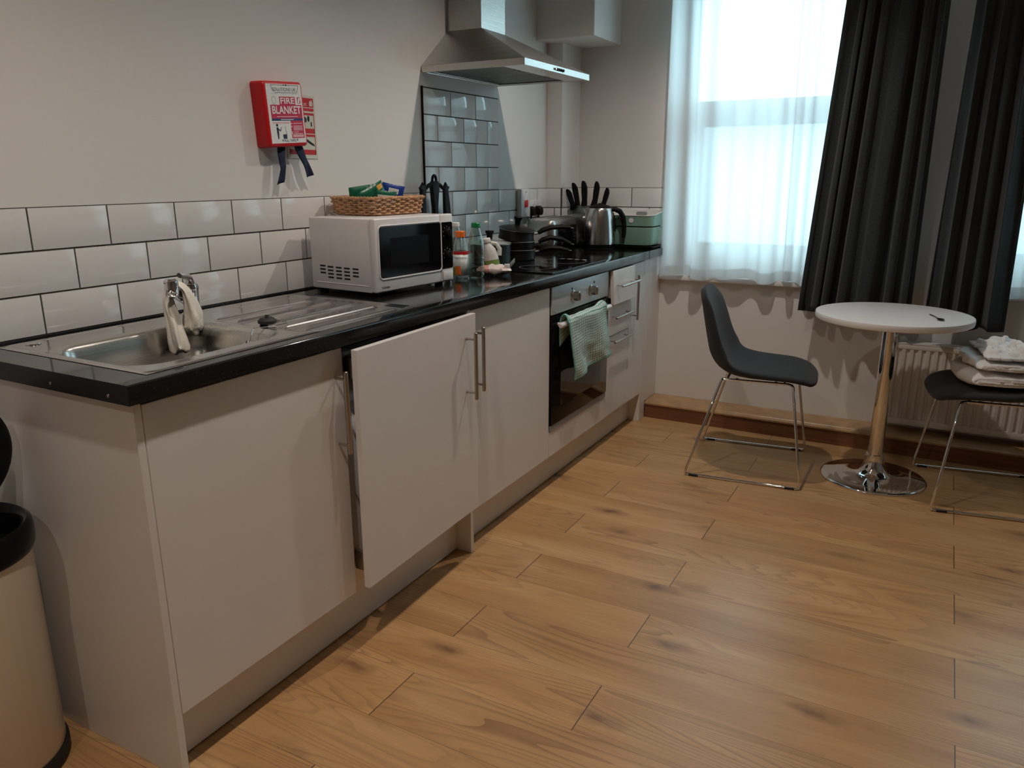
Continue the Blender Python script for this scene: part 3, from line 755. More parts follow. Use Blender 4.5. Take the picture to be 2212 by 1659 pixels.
for pts in ([(-.018, -.030, -.094), (-.020, -.034, -.125), (-.026, -.037, -.160), (-.040, -.030, -.208)], [(.056, -.030, -.094), (.068, -.036, -.125), (.076, -.040, -.155), (.094, -.034, -.194)]):
    def tp(u, v, pts=pts):
        k = u*(len(pts)-1); i = min(int(k), len(pts)-2); p = Vector(pts[i]).lerp(Vector(pts[i+1]), k-i)
        return (p.x+(v-.5)*.030, p.y+.004*math.sin(v*5+u*6), p.z+(v-.5)*.006)
    B().grid(tp, 18, 5, uv=False).out('pull_tape', M['navy'], t, world=False, solid=.0016, smooth=60)

t = thing('fire_blanket_sign', 'white and red instruction sign partly behind the red case', 'sign', (1.15, -.0005, 1.445))
B().box(1.075, 1.2165, -.0022, -.0004, 1.344, 1.545).out('backing', M['signbg'], t, smooth=0)
b = B()
def sg(x0, x1, z0, z1): b.box(x0, x1, -.0027, -.0022, z0, z1)
sg(1.085, 1.209, 1.508, 1.537); sg(1.085, 1.209, 1.496, 1.505)
for z0 in (1.425, 1.357):
    sg(1.085, 1.209, z0, z0+.016); sg(1.085, 1.209, z0+.058, z0+.065); sg(1.085, 1.0865, z0, z0+.06); sg(1.2065, 1.209, z0, z0+.06)
b.out('red_print', M['signred'], t, smooth=0)
lettering('Fire blanket', (1.09, -.0028, 1.512), (1, 0, 0), (0, 0, 1), .088, M['signbg'], t, height=.013, depth=0)
b = B(); b.prism([(1.190, 1.512), (1.204, 1.512), (1.205, 1.522), (1.200, 1.533), (1.196, 1.526), (1.192, 1.530), (1.189, 1.520)], -.0030, -.0027, 'y'); b.out('flame_symbol', M['signbg'], t, smooth=0)
b = B(); b.sphere((1.165, -.0024, 1.468), .009, 8, (1, .08, 1)); b.sphere((1.182, -.0024, 1.472), .007, 8, (.8, .08, 1.4)); b.cyl((1.194, -.0026, 1.448), (1.194, -.0026, 1.462), .002, n=6); b.out('pictogram', M['blackink'], t, smooth=0)
b = B(); b.prism([(1.160, 1.402), (1.19, 1.388), (1.205, 1.384), (1.20, 1.392), (1.175, 1.404), (1.162, 1.410)], -.0026, -.0022, 'y'); b.out('pictogram', M['blackink'], t, smooth=0)

# ------------------------------------------------------------------ switch, sockets, plugs
t = thing('cooker_switch', 'tall white cooker switch box with red rocker on the tiles', 'switch', (2.672, -.008, 1.15))
B().box(2.625, 2.722, -.036, -.0085, 1.082, 1.219, .003).out('box', M['whitepl'], t)
B().box(2.660, 2.690, -.041, -.0355, 1.130, 1.165, .002).out('rocker', M['red'], t)
for z in (1.096, 1.205): B().lathe([(.004, -.0362), (.0035, -.0378), (0, -.0380)], (2.674, 0, z), 12, 'y').out('screw', M['grey'], t)
t = thing('wall_socket', 'white double wall socket behind the toaster', 'socket', (2.81, -.008, 1.118))
B().box(2.737, 2.883, -.018, -.0085, 1.075, 1.161, .003).out('faceplate', M['whitepl'], t)
for x in (2.79, 2.83): B().box(x-.006, x+.006, -.021, -.0175, 1.135, 1.150, .001).out('rocker', M['whitepl'], t)
t = thing('plug', 'black mains plug in the socket, nearer the cooker switch', 'plug', (2.755, -.018, 1.11))
def mkplug(t, x):
    rg = []
    for y, w, h in ((-.0185, .040, .044), (-.036, .042, .046), (-.048, .036, .040), (-.052, .028, .032)):
        rg.append([(x+p[0], y, 1.109+p[1]-(.004 if w < .04 else 0)) for p in rrect(w, h, .010, 4)])
    B().loft(rg).out('plug_body', M['black'], t)
    B().tube([(x, -.034, 1.090), (x, -.029, 1.080), (x+.002, -.025, 1.05), (x+.004, -.020, .975), (x+.004, -.015, .925)], [.006, .0045, .0035, .0035, .0035], 8).out('cable', M['black'], t)
mkplug(t, 2.744)
t = thing('plug', 'black mains plug in the socket, nearer the corner', 'plug', (2.825, -.018, 1.11)); mkplug(t, 2.826)

# ------------------------------------------------------------------ microwave
t = thing('microwave_oven', 'white microwave oven on the worktop beside the sink drainer', 'microwave', (1.062, -.352, .9125), R_(-4.8))
def wb(*a, **k): return B().box(*a, **k)
MWW, MWD, MZ0, MZ1 = .398, .297, .012, .2465
wb(.004, MWW-.004, .0245, MWD, MZ0, MZ1-.002, bev=.004).out('casing', M['mw'], t, world=False)
rg = []
wb(0, .3275, 0, .024, MZ0+.001, MZ1, bev=.006, seg=3).out('door', M['mw'], t, world=False)
dr = t.children[-1]
wb(.3285, MWW, 0, .024, MZ0+.001, MZ1, bev=.006, seg=3).out('control_panel', M['mw'], t, world=False)
cp = t.children[-1]
b = B(); b.prism([(p[0], p[1]) for p in rrect(.3055, .160, .010, 4, .1735, .139)], -.0012, -.0001, 'y'); b.out('door_window', M['blackgloss'], dr, world=False, smooth=0)
b = B(); b.prism([(p[0], p[1]) for p in rrect(.190, .092, .004, 3, .165, .137)], -.0016, -.00121, 'y'); b.out('window_mesh', mat('microwave_window_mesh', (.008, .008, .009), .3, spec=.08), dr, world=False, smooth=0)
b = B(); fr = rrect(.313, .168, .014, 4, .1735, .139); b.tube([(p[0], -.0008, p[1]) for p in fr], .0022, 6, closed=True); b.out('window_trim', M['whitepl'], dr, world=False)
b = B(); b.prism([(p[0], p[1]) for p in rrect(.062, .160, .007, 4, .3615, .139)], -.0012, -.0001, 'y'); b.out('dial_plate', M['blackgloss'], cp, world=False, smooth=0)
for z in (.183, .108):
    k = B(); k.lathe([(.0145, -.0014), (.0135, -.012), (.011, -.014), (0, -.0142)], (.362, 0, z), 24, 'y'); k.box(.3605, .3635, -.0155, -.0142, z-.011, z+.011); k.out('dial', M['black'], cp, world=False)
    k = B()
    for a in range(-120, 121, 40):
        x = .362+.021*math.sin(R_(a)); zz = z+.021*math.cos(R_(a)); k.box(x-.001, x+.001, -.0017, -.0013, zz-.001, zz+.001)
    k.out('dial_marks', M['whitepl'], cp, world=False, smooth=0)
wb(.336, .389, -.004, -.0005, .020, .052, bev=.003).out('door_button', M['whitepl'], cp, world=False)
lettering('TOSHIBA', (.022, -.0006, .0255), (1, 0, 0), (0, 0, 1), .040, M['blackink'], dr, height=.0062, depth=0, world=False, bold=.015)
b = B()
for i, (u, rows) in enumerate(((.243, 3), (.207, 4), (.169, 4), (.132, 4), (.093, 3))):
    z0 = (.088, .086, .0855, .085, .085)[i]
    for r in range(rows): b.box(.0030, .0045, u-.013, u+.013, z0-r*.0115-.0028, z0-r*.0115+.0028, .0006, 1)
# dark boxes on the casing's left side stand in for shade in the slots
b.out('vent_slots', M['dark'], t, world=False, smooth=0)
b = B(); b.tube([(.0036, .275, .033), (.0036, .035, .033)], .0012, 6); b.out('side_crease', M['mw'], t, world=False)
for x, y in ((.03, .04), (.36, .04), (.03, .27), (.36, .27)): B().lathe([(.014, 0.), (.016, .0125)], (x, y, 0), 14).out('foot', M['black'], t, world=False)
MWT = .9125+MZ1

# ------------------------------------------------------------------ wicker basket on the microwave
BW, BD, BH = .262, .212, .062
t = thing('wicker_basket', 'shallow wicker basket of packets on top of the microwave', 'basket', (1.343, -.150, MWT-.001), R_(-6))
def perim(z, grow=0., n=96, amp=0., ph=0., m=30):
    w, d = BW*(.92+.08*z/BH)+grow, BD*(.92+.08*z/BH)+grow; r = .022; pts = []
    base = rrect(w, d, r, 6); L = [0]
    for a, c in zip(base, base[1:]+base[:1]): L.append(L[-1]+math.dist(a, c))
    for i in range(n):
        s = L[-1]*i/n; k = max(j for j in range(len(base)) if L[j] <= s+1e-9); f = (s-L[k])/max(1e-9, L[k+1]-L[k])
        a, c = base[k], base[(k+1) % len(base)]; x = a[0]+(c[0]-a[0])*f; y = a[1]+(c[1]-a[1])*f
        tx, ty = c[0]-a[0], c[1]-a[1]; q = math.hypot(tx, ty) or 1; o = amp*math.sin(m*PI*2*i/n+ph)
        pts.append((x+ty/q*o, y-tx/q*o, z+.0012*math.sin(i*1.7+ph*3)))
    return pts
b = B()
for k in range(7): b.tube(perim(.006+.0076*k, 0, 240, .0042, k*PI, 19), .0036, 6, closed=True, flat=.85)
b.out('woven_side', M['wicker'], t, world=False)
b = B()
for k in range(38):
    p = perim(.003, 0, 38)[k]; q = perim(.060, 0, 38)[k]; b.cyl(p, q, .0022, n=6)
b.out('stakes', M['wicker'], t, world=False)
b = B()
for k in range(3): b.tube(perim(.057+.002*(k % 2), -.004+.005*k, 240, .0030, k*2.1, 17), .0036, 6, closed=True)
b.out('braided_rim', M['wicker'], t, world=False)
b = B(); b.prism(rrect(BW*.92, BD*.92, .02, 4), .001, .004); b.out('base', M['wicker'], t, world=False, smooth=0)
def packet(name, label, w, h, th, loc, rot, mats, bands, cat='packet', crimp=True):
    t = thing(name, label, cat, loc, rot=rot)
    def sh(side):
        def f(u, v):
            e = (1-abs(2*u-1)**4)*(1-abs(2*v-1)**5); n = fbm(u*4+loc[0]*9, v*5+side, 1.3)*.10
            return ((u-.5)*w, side*th*.5*e*(1+n)+.003*math.sin(u*40)*(1-e)*.3, v*h)
        return f
    b = B(); b.grid(sh(-1), 18, 22); b.grid(sh(1), 18, 22); bmesh.ops.remove_doubles(b.bm, verts=b.bm.verts, dist=.0002)
    for f in b.bm.faces:
        c = f.calc_center_median(); v = c.z/h; u = c.x/w+.5
        for mi, u0, u1, v0, v1 in bands:
            if u0 <= u <= u1 and v0 <= v <= v1: f.material_index = mi
    b.out('wrapper', mats, t, world=False, smooth=60); return t
gp = mat('green_wrapper', (.010, .12, .065), .3); bp = mat('blue_wrapper', (.015, .05, .28), .3); wp = mat('white_wrapper', (.75, .76, .72), .35); yp = mat('amber_print', (.75, .36, .05), .4); lp = mat('lime_print', (.16, .38, .04), .35); fo = mat('silver_foil_sachet', (.45, .48, .50), .3, .6)
zb = MWT+.006
packet('snack_packet', 'dark green snack packet leaning over the basket rim, pointing left', .105, .084, .022, (1.290, -.188, zb+.012), (R_(10), R_(-26), R_(-22)), [gp, wp, yp], [(1, .15, .85, .16, .36), (2, .72, .95, .72, .92)])
packet('snack_packet', 'green snack packet with amber corner lying behind the others', .110, .088, .020, (1.285, -.140, zb+.004), (R_(6), R_(-7), R_(-22)), [gp, wp, yp], [(1, .2, .8, .3, .5), (2, .62, .9, .74, .92)])
packet('snack_packet', 'green and white packet standing at the front of the basket', .080, .072, .018, (1.300, -.205, zb+.003), (R_(12), R_(6), R_(-28)), [gp, wp, wp], [(1, .10, .90, .30, .80)])
packet('snack_packet', 'blue and lime snack packet in the basket', .085, .095, .020, (1.362, -.178, zb+.002), (R_(10), R_(12), R_(-30)), [bp, wp, yp, lp], [(2, 0, 1, .58, .64), (3, 0, 1, .1, .58), (1, .3, .7, .70, .88)])
packet('sachet', 'small silver sachet leaning at the far end of the basket', .052, .074, .008, (1.430, -.150, zb), (R_(-10), R_(12), R_(-20)), [fo], [])
packet('sachet', 'flat pale sachet on edge between the packets and the silver one', .050, .066, .006, (1.392, -.100, zb), (R_(-10), R_(-6), R_(5)), [wp], [])

# ------------------------------------------------------------------ utensil stand behind the microwave
t = thing('utensil_stand', 'black utensil carousel with looped handle behind the microwave', 'utensil stand', (1.790, -.085, .9125))
b = B(); b.lathe([(.062, .9130), (.062, .920), (.030, .926), (.012, .935), (0, .936)], (1.790, -.085, 0), 28); b.out('base', M['black'], t)
b = B(); b.loft([[(1.790+p[0], -.085+p[1], z) for p in rrect(w, d, .3*min(w, d), 3)] for z, w, d in ((.93, .018, .016), (1.10, .026, .018), (1.16, .030, .018), (1.235, .050, .018), (1.256, .054, .018), (1.266, .036, .016))]); b.out('post', M['black'], t)
b = B(); b.tube([(1.782, -.085, 1.255)]+[(1.790-.0135*math.cos(R_(180*i/12)), -.085, 1.266+.022*math.sin(R_(180*i/12))) for i in range(13)]+[(1.798, -.085, 1.255)], .0055, 8); b.out('loop', M['black'], t)
b = B()
for s in (-1, 1): b.tube([(1.790+s*.015, -.085, 1.254), (1.790+s*.040, -.085, 1.250), (1.790+s*.060, -.085, 1.237), (1.790+s*.082, -.085, 1.231)], [.009, .008, .0065, .005], 8); b.tube([(1.790+s*.082, -.085, 1.231), (1.790+s*.100, -.085, 1.236), (1.790+s*.103, -.085, 1.243)], .004, 6)
b.out('hanger_arms', M['black'], t)
def utensil(label, x, y, top, lean, head):
    t = thing('kitchen_utensil', label, 'utensil', (x, y, top), rot=(0, R_(lean), 0), group=None)
    b = B(); b.loft([[(p[0], p[1], z) for p in rrect(w, d, .3*d, 3)] for z, w, d in ((.003, .020, .010), (-.004, .032, .011), (-.014, .031, .012), (-.06, .031, .013), (-.115, .030, .013), (-.150, .020, .011), (-.175, .010, .008), (-.215, .009, .007))])
    b.tube([(-.008, 0, .002), (0, 0, .012), (.008, 0, .002)], .004, 6); b.out('handle', M['black'], t, world=False)
    b = B()
    if head == 'spatula': b.box(-.034, .034, -.002, .002, -.295, -.213, .001)
    else: b.sphere((0, -.004, -.250), .036, 10, (.9, .42, 1.1))
    b.out('head', M['black'], t, world=False)
utensil('black utensil hanging on the side of the stand nearer the basket', 1.706, -.086, 1.247, 0, 'spatula')
utensil('black utensil hanging straight on the far side of the stand', 1.869, -.086, 1.246, 0, 'spoon')
utensil('black utensil hanging at a slant outermost on the far side', 1.888, -.072, 1.238, -9, 'spatula')
# ------------------------------------------------------------------ bottles and groceries
def bottle_prof(r, h, neck, nr, ribs=0):
    p = [(r*.55, .004), (r*.9, .0), (r, .008)]
    for i in range(ribs):
        z = .03+i*(h*.45-.03)/max(1, ribs); p += [(r, z), (r*.95, z+.006), (r, z+.012)]
    p += [(r, h*.56), (r*.97, h*.64), (r*.80, h*.76), (nr*1.15, h*.88), (nr, h*.91), (nr, h*.95)]
    return p
def bottle(label, x, y, r, h, nr, body_m, cap_m, cap_h, ribs=0):
    t = thing('plastic_bottle', label, 'bottle', (x, y, .9125))
    pr_ = bottle_prof(r, h, 0, nr, ribs); b = B(); b.lathe([(a, z+.0002) for a, z in pr_], (0, 0, 0), 28); b.out('bottle_body', M[body_m], t, world=False)
    b = B(); n = 40; ch_ = []
    b.lathe([(nr+.0015, h-cap_h), (nr+.003, h-cap_h+.002), (nr+.0028, h-.002), (nr+.001, h), (0, h)], (0, 0, 0), 36); b.out('cap', M[cap_m], t, world=False)
    return t
t = bottle('juice bottle with orange cap and white label beside the microwave', 1.588, -.333, .0290, .176, .0165, 'clear', 'orange', .023)
lab = B(); lab.lathe([(.0293, .014), (.0293, .104)], (0, 0, 0), 36); bmesh.ops.delete(lab.bm, geom=[f for f in lab.bm.faces if len(f.verts) > 4], context='FACES')
for f in lab.bm.faces: pass
lb = lab.out('label', M['white'], t, world=False, solid=.0004)
def wrap(r, a0, a1, z0, z1, m, nm, par, n=40):
    b = B(); b.grid(lambda u, v: (r*math.cos(R_(a0+(a1-a0)*u)), r*math.sin(R_(a0+(a1-a0)*u)), z0+(z1-z0)*v), n, 2, uv=False)
    return b.out(nm, m, par, world=False)
wrap(.0303, -220, 80, .092, .104, M['signred'], 'red_band', lb)
wrap(.0303, -222, -165, .014, .045, M['olive'], 'leaf_print', lb); wrap(.0305, 170, 212, .018, .050, M['orange'], 'orange_print', lb)
def wraptext(txt, r, a_mid, z, w, h, m, par):
    o = lettering(txt, (0, 0, 0), (1, 0, 0), (0, 1, 0), w, m, par, height=h, depth=0, world=False, align='CENTER')
    for v in o.data.vertices:
        a = R_(a_mid)+v.co.x/r; zz = z+v.co.y; v.co = (r*math.cos(a), r*math.sin(a), zz)
    return o
wraptext('Tropicana', .0306, -163, .074, .066, .011, M['blueprint'], lb)
bottle('clear plastic bottle with green cap next to the juice bottle', 1.632, -.374, .0305, .205, .0145, 'greenclear', 'capgreen', .018, 4)
bottle('clear plastic bottle with white cap half hidden behind the microwave', 1.705, -.238, .028, .199, .013, 'clear', 'capwhite', .017, 4)
# milk jug leaning on a bread pack
RM = (Matrix.Rotation(R_(9), 3, Vector((-.876, -.483, 0))) @ Matrix.Rotation(R_(-61), 3, 'Z')).to_euler()
t = thing('milk_bottle', 'white plastic milk bottle with olive label tilted towards the juice bottle', 'bottle', (1.776, -.362, .9235), rot=tuple(RM))
rg = []
for z, w, d, ox in ((0, .050, .050, 0), (.003, .060, .060, 0), (.045, .062, .062, 0), (.062, .060, .060, 0), (.085, .052, .052, -.002), (.100, .040, .040, -.006), (.110, .031, .031, -.009), (.118, .030, .030, -.009)):
    rg.append([(p[0]+ox, p[1], z) for p in rrect(w, d, min(w, d)*.42, 5)])
B().loft(rg).out('bottle_body', M['milk'], t, world=False, smooth=60)
B().tube([(.010, 0, .108), (.030, 0, .102), (.040, 0, .080), (.034, 0, .056)], [.008, .008, .009, .010], 10).out('handle', M['milk'], t, world=False, smooth=60)
B().lathe([(.0195, .112), (.0205, .114), (.0200, .127), (.018, .129), (0, .1295)], (-.009, 0, 0), 26).out('cap', M['capwhite'], t, world=False)
b = B(); b.loft([[(p[0], p[1], z) for p in rrect(.0632, .0632, .0266, 5)] for z in (.012, .044)], False, False); b.out('label', M['olive'], t, world=False, smooth=60)
t = thing('bread_packet', 'crumpled clear packet with white and pink print under the milk bottle', 'packet', (1.716, -.402, .9135), R_(-58))
def bpk(side):
    def f(u, v):
        e = (4*u*(1-u))**.4*(4*v*(1-v))**.4; n = fbm(u*5, v*5, side*2.)
        return ((u-.5)*.135, (v-.5)*.072, .0200+side*.0178*e*(1+.5*n)+.002)
    return f
b = B(); b.grid(bpk(-1), 20, 14); b.grid(bpk(1), 20, 14); bmesh.ops.remove_doubles(b.bm, verts=b.bm.verts, dist=.0002)
pk = mat('printed_film', (.72, .62, .58), .3); 
for f in b.bm.faces:
    c = f.calc_center_median()
    f.material_index = 1 if c.x < -.02 and c.z > .012 else (2 if c.x > .035 and c.y > 0 else 0)
b.out('wrapper', [pk, mat('pink_film', (.60, .30, .25), .3), M['whitepl']], t, world=False, smooth=60)
def tw_(u, v): return (.052+.016*u+.012*u*u, (v-.5)*(.056-.012*u)+.004*fbm(u*4, v*6, 3), .014+.046*u+.008*math.sin(v*9+u*4))
B().grid(tw_, 12, 14).out('twisted_end', [M['clear']], t, world=False, smooth=60, solid=.001)
wl = B().box(.040, .060, -.030, -.014, .022, .046, .001); wl.out('paper_tag', M['capwhite'], t, world=False)

# ------------------------------------------------------------------ pans
def knob(b, z): b.lathe([(.011, z), (.012, z+.004), (.0135, z+.020), (.0185, z+.030), (.0195, z+.034), (.017, z+.037), (0, z+.0375)], (0, 0, 0), 24)
def pan(name, label, loc, r, h, ang, hl, rise, lid=False, rot=None, th=.0022, hz=None, base=.86, drop=.0):
    t = thing(name, label, 'pan', loc, rot=rot or (0, 0, R_(ang)))
    b = B(); b.lathe([(0, 0), (r*base, 0), (r*base+.006, .003), (r*.97, h*.45), (r, h), (r-th, h), (r*.97-th, h*.45), (r*base, .005), (0, .004)], (0, 0, 0), 44); b.out('pan_body', M['blackmat'], t, world=False)
    b = B(); b.tube([(r*math.cos(2*PI*i/56), r*math.sin(2*PI*i/56), h) for i in range(56)], .0016, 6, closed=True); b.out('rim', M['alu'], t, world=False)
    z = (hz if hz is not None else h*.72)
    b = B(); b.tube([(r*.985, 0, z), (r+.020, 0, z+.004)], [.0085, .0075], 10, flat=.7); b.out('ferrule', M['alu'], t, world=False)
    b = B(); b.tube([(r+.018, 0, z+.003), (r+.035, 0, z+.010+rise*.2), (r+.07, 0, z+.010+rise*.65), (r+hl*.75, 0, z+.008+rise*.95-drop*.4), (r+hl, 0, z+.006+rise-drop)], [.010, .0145, .0135, .0135, .010], 12, flat=.8); b.out('handle', M['black'], t, world=False)
    b = B(); q = (r+hl, 0, z+.006+rise-drop); b.tube([(q[0]-.003, -.005, q[2]), (q[0]+.010, -.006, q[2]-.001), (q[0]+.014, 0, q[2]-.002), (q[0]+.010, .006, q[2]-.001), (q[0]-.003, .005, q[2])], .0016, 6); b.out('hanging_loop', M['alu'], t, world=False)
    if lid:
        L = B(); L.lathe([(r+.001, h+.001), (r+.003, h+.003), (r*.96, h+.006), (r*.6, h+.013), (.018, h+.019), (0, h+.019)], (0, 0, 0), 44); l_ = L.out('lid', M['lid'] if rot is None else M['blackmat'], t, world=False)
        k = B(); knob(k, h+.019); k.out('knob', M['black'], l_, world=False)
    return t
pan('saucepan', 'small black saucepan with steel lid in front of the pan stack', (2.041, -.193, .918), .092, .084, 40, .13, .01, lid=True, base=.93)
pan('frying_pan', 'lowest black pan of the stack on the hob', (2.236, -.222, .918), .083, .046, -57, .150, .012, base=.90, drop=.012)
pan('frying_pan', 'middle black pan of the stack on the hob', (2.236, -.222, .9655), .081, .034, -54, .165, .022, base=.86, drop=.034)
pan('saucepan', 'tilted black pan with lid and knob crowning the stack', (2.232, -.218, 1.0075), .080, .046, 0, .165, .034, lid=True, rot=(R_(5), R_(5.5), R_(-52)), base=.94)

# ------------------------------------------------------------------ toaster
t = thing('toaster', 'brushed steel four-slice toaster against the tiles', 'toaster', (2.815, -.115, .9125))
TX0, TX1, TY0, TY1 = 2.662, 2.962, -.195, -.036
b = B(); b.box(TX0, TX1, TY0, TY1, .924, 1.078, .034, 6); b.out('shell', M['steel'], t, smooth=50)
b = B(); b.prism(rrect(TX1-TX0-.012, TY1-TY0-.012, .03, 5, (TX0+TX1)/2, (TY0+TY1)/2), .9127, .930); b.out('base', M['black'], t, smooth=0)
for y in (-.150, -.085):
    B().box(TX0+.035, TX1-.035, y-.012, y+.012, 1.0745, 1.0785, .001).out('bread_slot', M['dark'], t, smooth=0)
B().box(TX0+.055, TX1-.02, TY0-.0035, TY0+.002, .935, 1.035, .004).out('front_panel', M['blackgloss'], t)
for i in range(3): B().lathe([(.0052, TY0-.0036), (.005, TY0-.006), (0, TY0-.0065)], (TX1-.035, 0, .955+.018*i), 14, 'y').out('push_button', M['chrome'], t)
B().lathe([(.014, TY0-.0036), (.013, TY0-.014), (0, TY0-.015)], (TX0+.10, 0, .950), 20, 'y').out('browning_dial', M['chrome'], t)
B().box(TX0+.085, TX0+.115, TY0-.022, TY0-.0036, 1.0, 1.012, .003).out('lever', M['black'], t)

# ------------------------------------------------------------------ knives in a clear block
t = thing('knife_block', 'clear acrylic knife stand behind the kettle', 'knife block', (3.02, -.205, .9125))
b = B(); b.box(3.003, 3.046, -.306, -.121, .913, .926, .002); b.out('base', M['black'], t)
for xa in (3.004, 3.040):
    b = B(); b.prism([(-.128, .9265), (-.298, .9265), (-.323, 1.10), (-.285, 1.128), (-.143, 1.128), (-.113, 1.10)], xa, xa+.003, 'x'); b.out('clear_panel', M['acrylic'], t, smooth=0)
kn = [((-.120, 1.108), (-.084, 1.217), .026, 'short knife with black handle outermost by the corner column'),
      ((-.145, 1.118), (-.119, 1.250), .028, 'black handled knife, second from the corner column'),
      ((-.182, 1.118), (-.179, 1.259), .030, 'tallest black handled knife in the middle of the stand'),
      ((-.236, 1.122), (-.257, 1.255), .029, 'black handled knife standing just above the kettle lid'),
      ((-.285, 1.120), (-.317, 1.222), .025, 'short black handled knife outermost by the green tub')]
for (y0, z0), (y1, z1), w, lb in kn:
    y0 -= .023; y1 -= .023; z0 -= .002; z1 -= .002
    t = thing('kitchen_knife', lb, 'knife', (3.020, y0, z0)); a = math.atan2(y1-y0, z1-z0); L = math.hypot(y1-y0, z1-z0)
    def fr(k, s): return (y0+(y1-y0)*k+s*math.cos(a), z0+(z1-z0)*k-s*math.sin(a))
    sgn = -1 if y0 > -.15 else (-1 if y0 > -.2 else -1)
    out_ = []
    for k, l, r in ((0, -.42, .62), (.08, -.45, .66), (.16, -.5, .55), (.32, -.5, .42), (.55, -.55, .52), (.78, -.52, .55), (.92, -.25, .50), (1.0, .10, .40)):
        out_.append((fr(k, l*w), fr(k, r*w)))
    poly = [p for p, _ in out_]+[q for _, q in out_[::-1]]
    poly2 = [(2*y0-0 - (2*y0 - p[0]), p[1]) for p in poly]
    b = B(); b.prism(poly2, 3.0155, 3.0305, 'x'); b.out('handle', M['black'], t, smooth=0, bevmod=.003)
    b = B(); p = [fr(-.02, -.45*w), fr(-.02, .55*w), fr(-1.15, .35*w), fr(-1.25, -.1*w), fr(-1.15, -.40*w)]
    p = [(q[0], max(q[1], .932)) for q in p]; b.prism(p, 3.0222, 3.0238, 'x'); b.out('blade', M['steel'], t, smooth=0)

# ------------------------------------------------------------------ kettle
t = thing('kettle', 'brushed steel jug kettle with black handle and lid', 'kettle', (2.923, -.3375, .9125), R_(-61.1))
b = B(); b.lathe([(.079, 0.0005), (.081, .002), (.081, .010), (.070, .013), (.0, .0135)], (0, 0, 0), 44); b.out('power_base', M['black'], t, world=False)
b = B(); b.lathe([(.072, .014), (.0805, .0155), (.0810, .027), (.0, .0272)], (0, 0, 0), 44); b.out('foot_ring', M['blackgloss'], t, world=False)
b = B(); b.lathe([(.0800, .0275), (.0803, .032), (.0790, .070), (.0755, .115), (.0700, .160), (.0635, .195), (.0600, .207), (.0585, .209), (0, .2092)], (0, 0, 0), 56); b.out('jug', mat('kettle_steel', (.60, .585, .57), .22, 1), t, world=False, smooth=50)
b = B(); b.lathe([(.0575, .2095), (.056, .214), (.044, .222), (.020, .228), (0, .2285)], (0, 0, 0), 36); b.lathe([(.012, .2275), (.011, .233), (0, .234)], (0, 0, 0), 20); b.out('lid', M['black'], t, world=False)
b = B(); b.loft([[(-.050, -.022, .207), (-.050, .022, .207), (-.088, .004, .207), (-.088, -.004, .207)], [(-.058, -.018, .178), (-.058, .018, .178), (-.079, .0035, .186), (-.079, -.0035, .186)], [(-.066, -.006, .150), (-.066, .006, .150), (-.071, .001, .152), (-.071, -.001, .152)]]); b.out('spout', M['alu'], t, world=False, smooth=0, bevmod=.002)
b = B(); b.tube([(.052, 0, .200), (.075, 0, .203), (.102, 0, .192), (.120, 0, .165), (.126, 0, .130), (.127, 0, .090), (.125, 0, .058)], [.011, .0125, .0135, .0130, .0125, .0120, .0105], 14); b.out('handle', M['black'], t, world=False, smooth=60)
b = B(); b.tube([(.062, 0, .185), (.076, 0, .150), (.079, 0, .090)], [.008, .006, .005], 8); b.out('handle_rib', M['black'], t, world=False, smooth=60)

# ------------------------------------------------------------------ green tub on a black tray
e = B(); e.loft([[(p[0], p[1], z) for p in rrect(w, d, .03, 5, 3.096, -.455)] for z, w, d in ((.9128, .180, .270), (.9225, .192, .284), (.9265, .194, .286))]); e = e.out('drip_tray', M['black'], smooth=40); tag(e, 'black tray under the green tub at the worktop end', 'tray')
t = thing('washing_up_tub', 'sage green plastic tub with white inside and cut-out grips', 'tub', (3.098, -.455, .927))
def tubring(z, ins, r=.045): 
    k = (z-.927)/.170; return [(p[0], p[1], z+(.012*(p[0]-3.098)/.10 if z > 1.03 else 0)) for p in rrect(.166+.022*k-2*ins, .252+.026*k-2*ins, r-ins*.5, 6, 3.098, -.457)]
b = B(); b.loft([tubring(.9272, .010), tubring(.932, .002), tubring(.940, 0), tubring(1.022, 0), tubring(1.024, .004), tubring(1.028, .004), tubring(1.030, 0), tubring(1.083, 0), tubring(1.090, -.001)], True, False); b.out('outer_shell', M['green'], t, smooth=40)
b = B(); b.loft([tubring(1.0902, -.001), tubring(1.0945, -.0035), tubring(1.0965, -.002), tubring(1.095, .004), tubring(1.02, .006), tubring(.95, .008), tubring(.936, .02)], False, True); b.out('inner_lining', M['capwhite'], t, smooth=40)
b = B(); b.loft([tubring(1.0230, .0015), tubring(1.0290, .0015)], False, False); b.out('fold_groove', M['dark'], t, solid=.001)
b = B(); b.prism(rrect(.060, .018, .0085, 5, -.47, 1.086), 3.1835, 3.185, 'x'); b.out('grip_slot', M['grey'], t, smooth=0)
b = B(); b.lathe([(.0135, 3.0072), (.0125, 3.0050), (0, 3.0046)], (0, -.478, 1.058), 26, 'x'); b.out('drain_stopper', M['capwhite'], t)
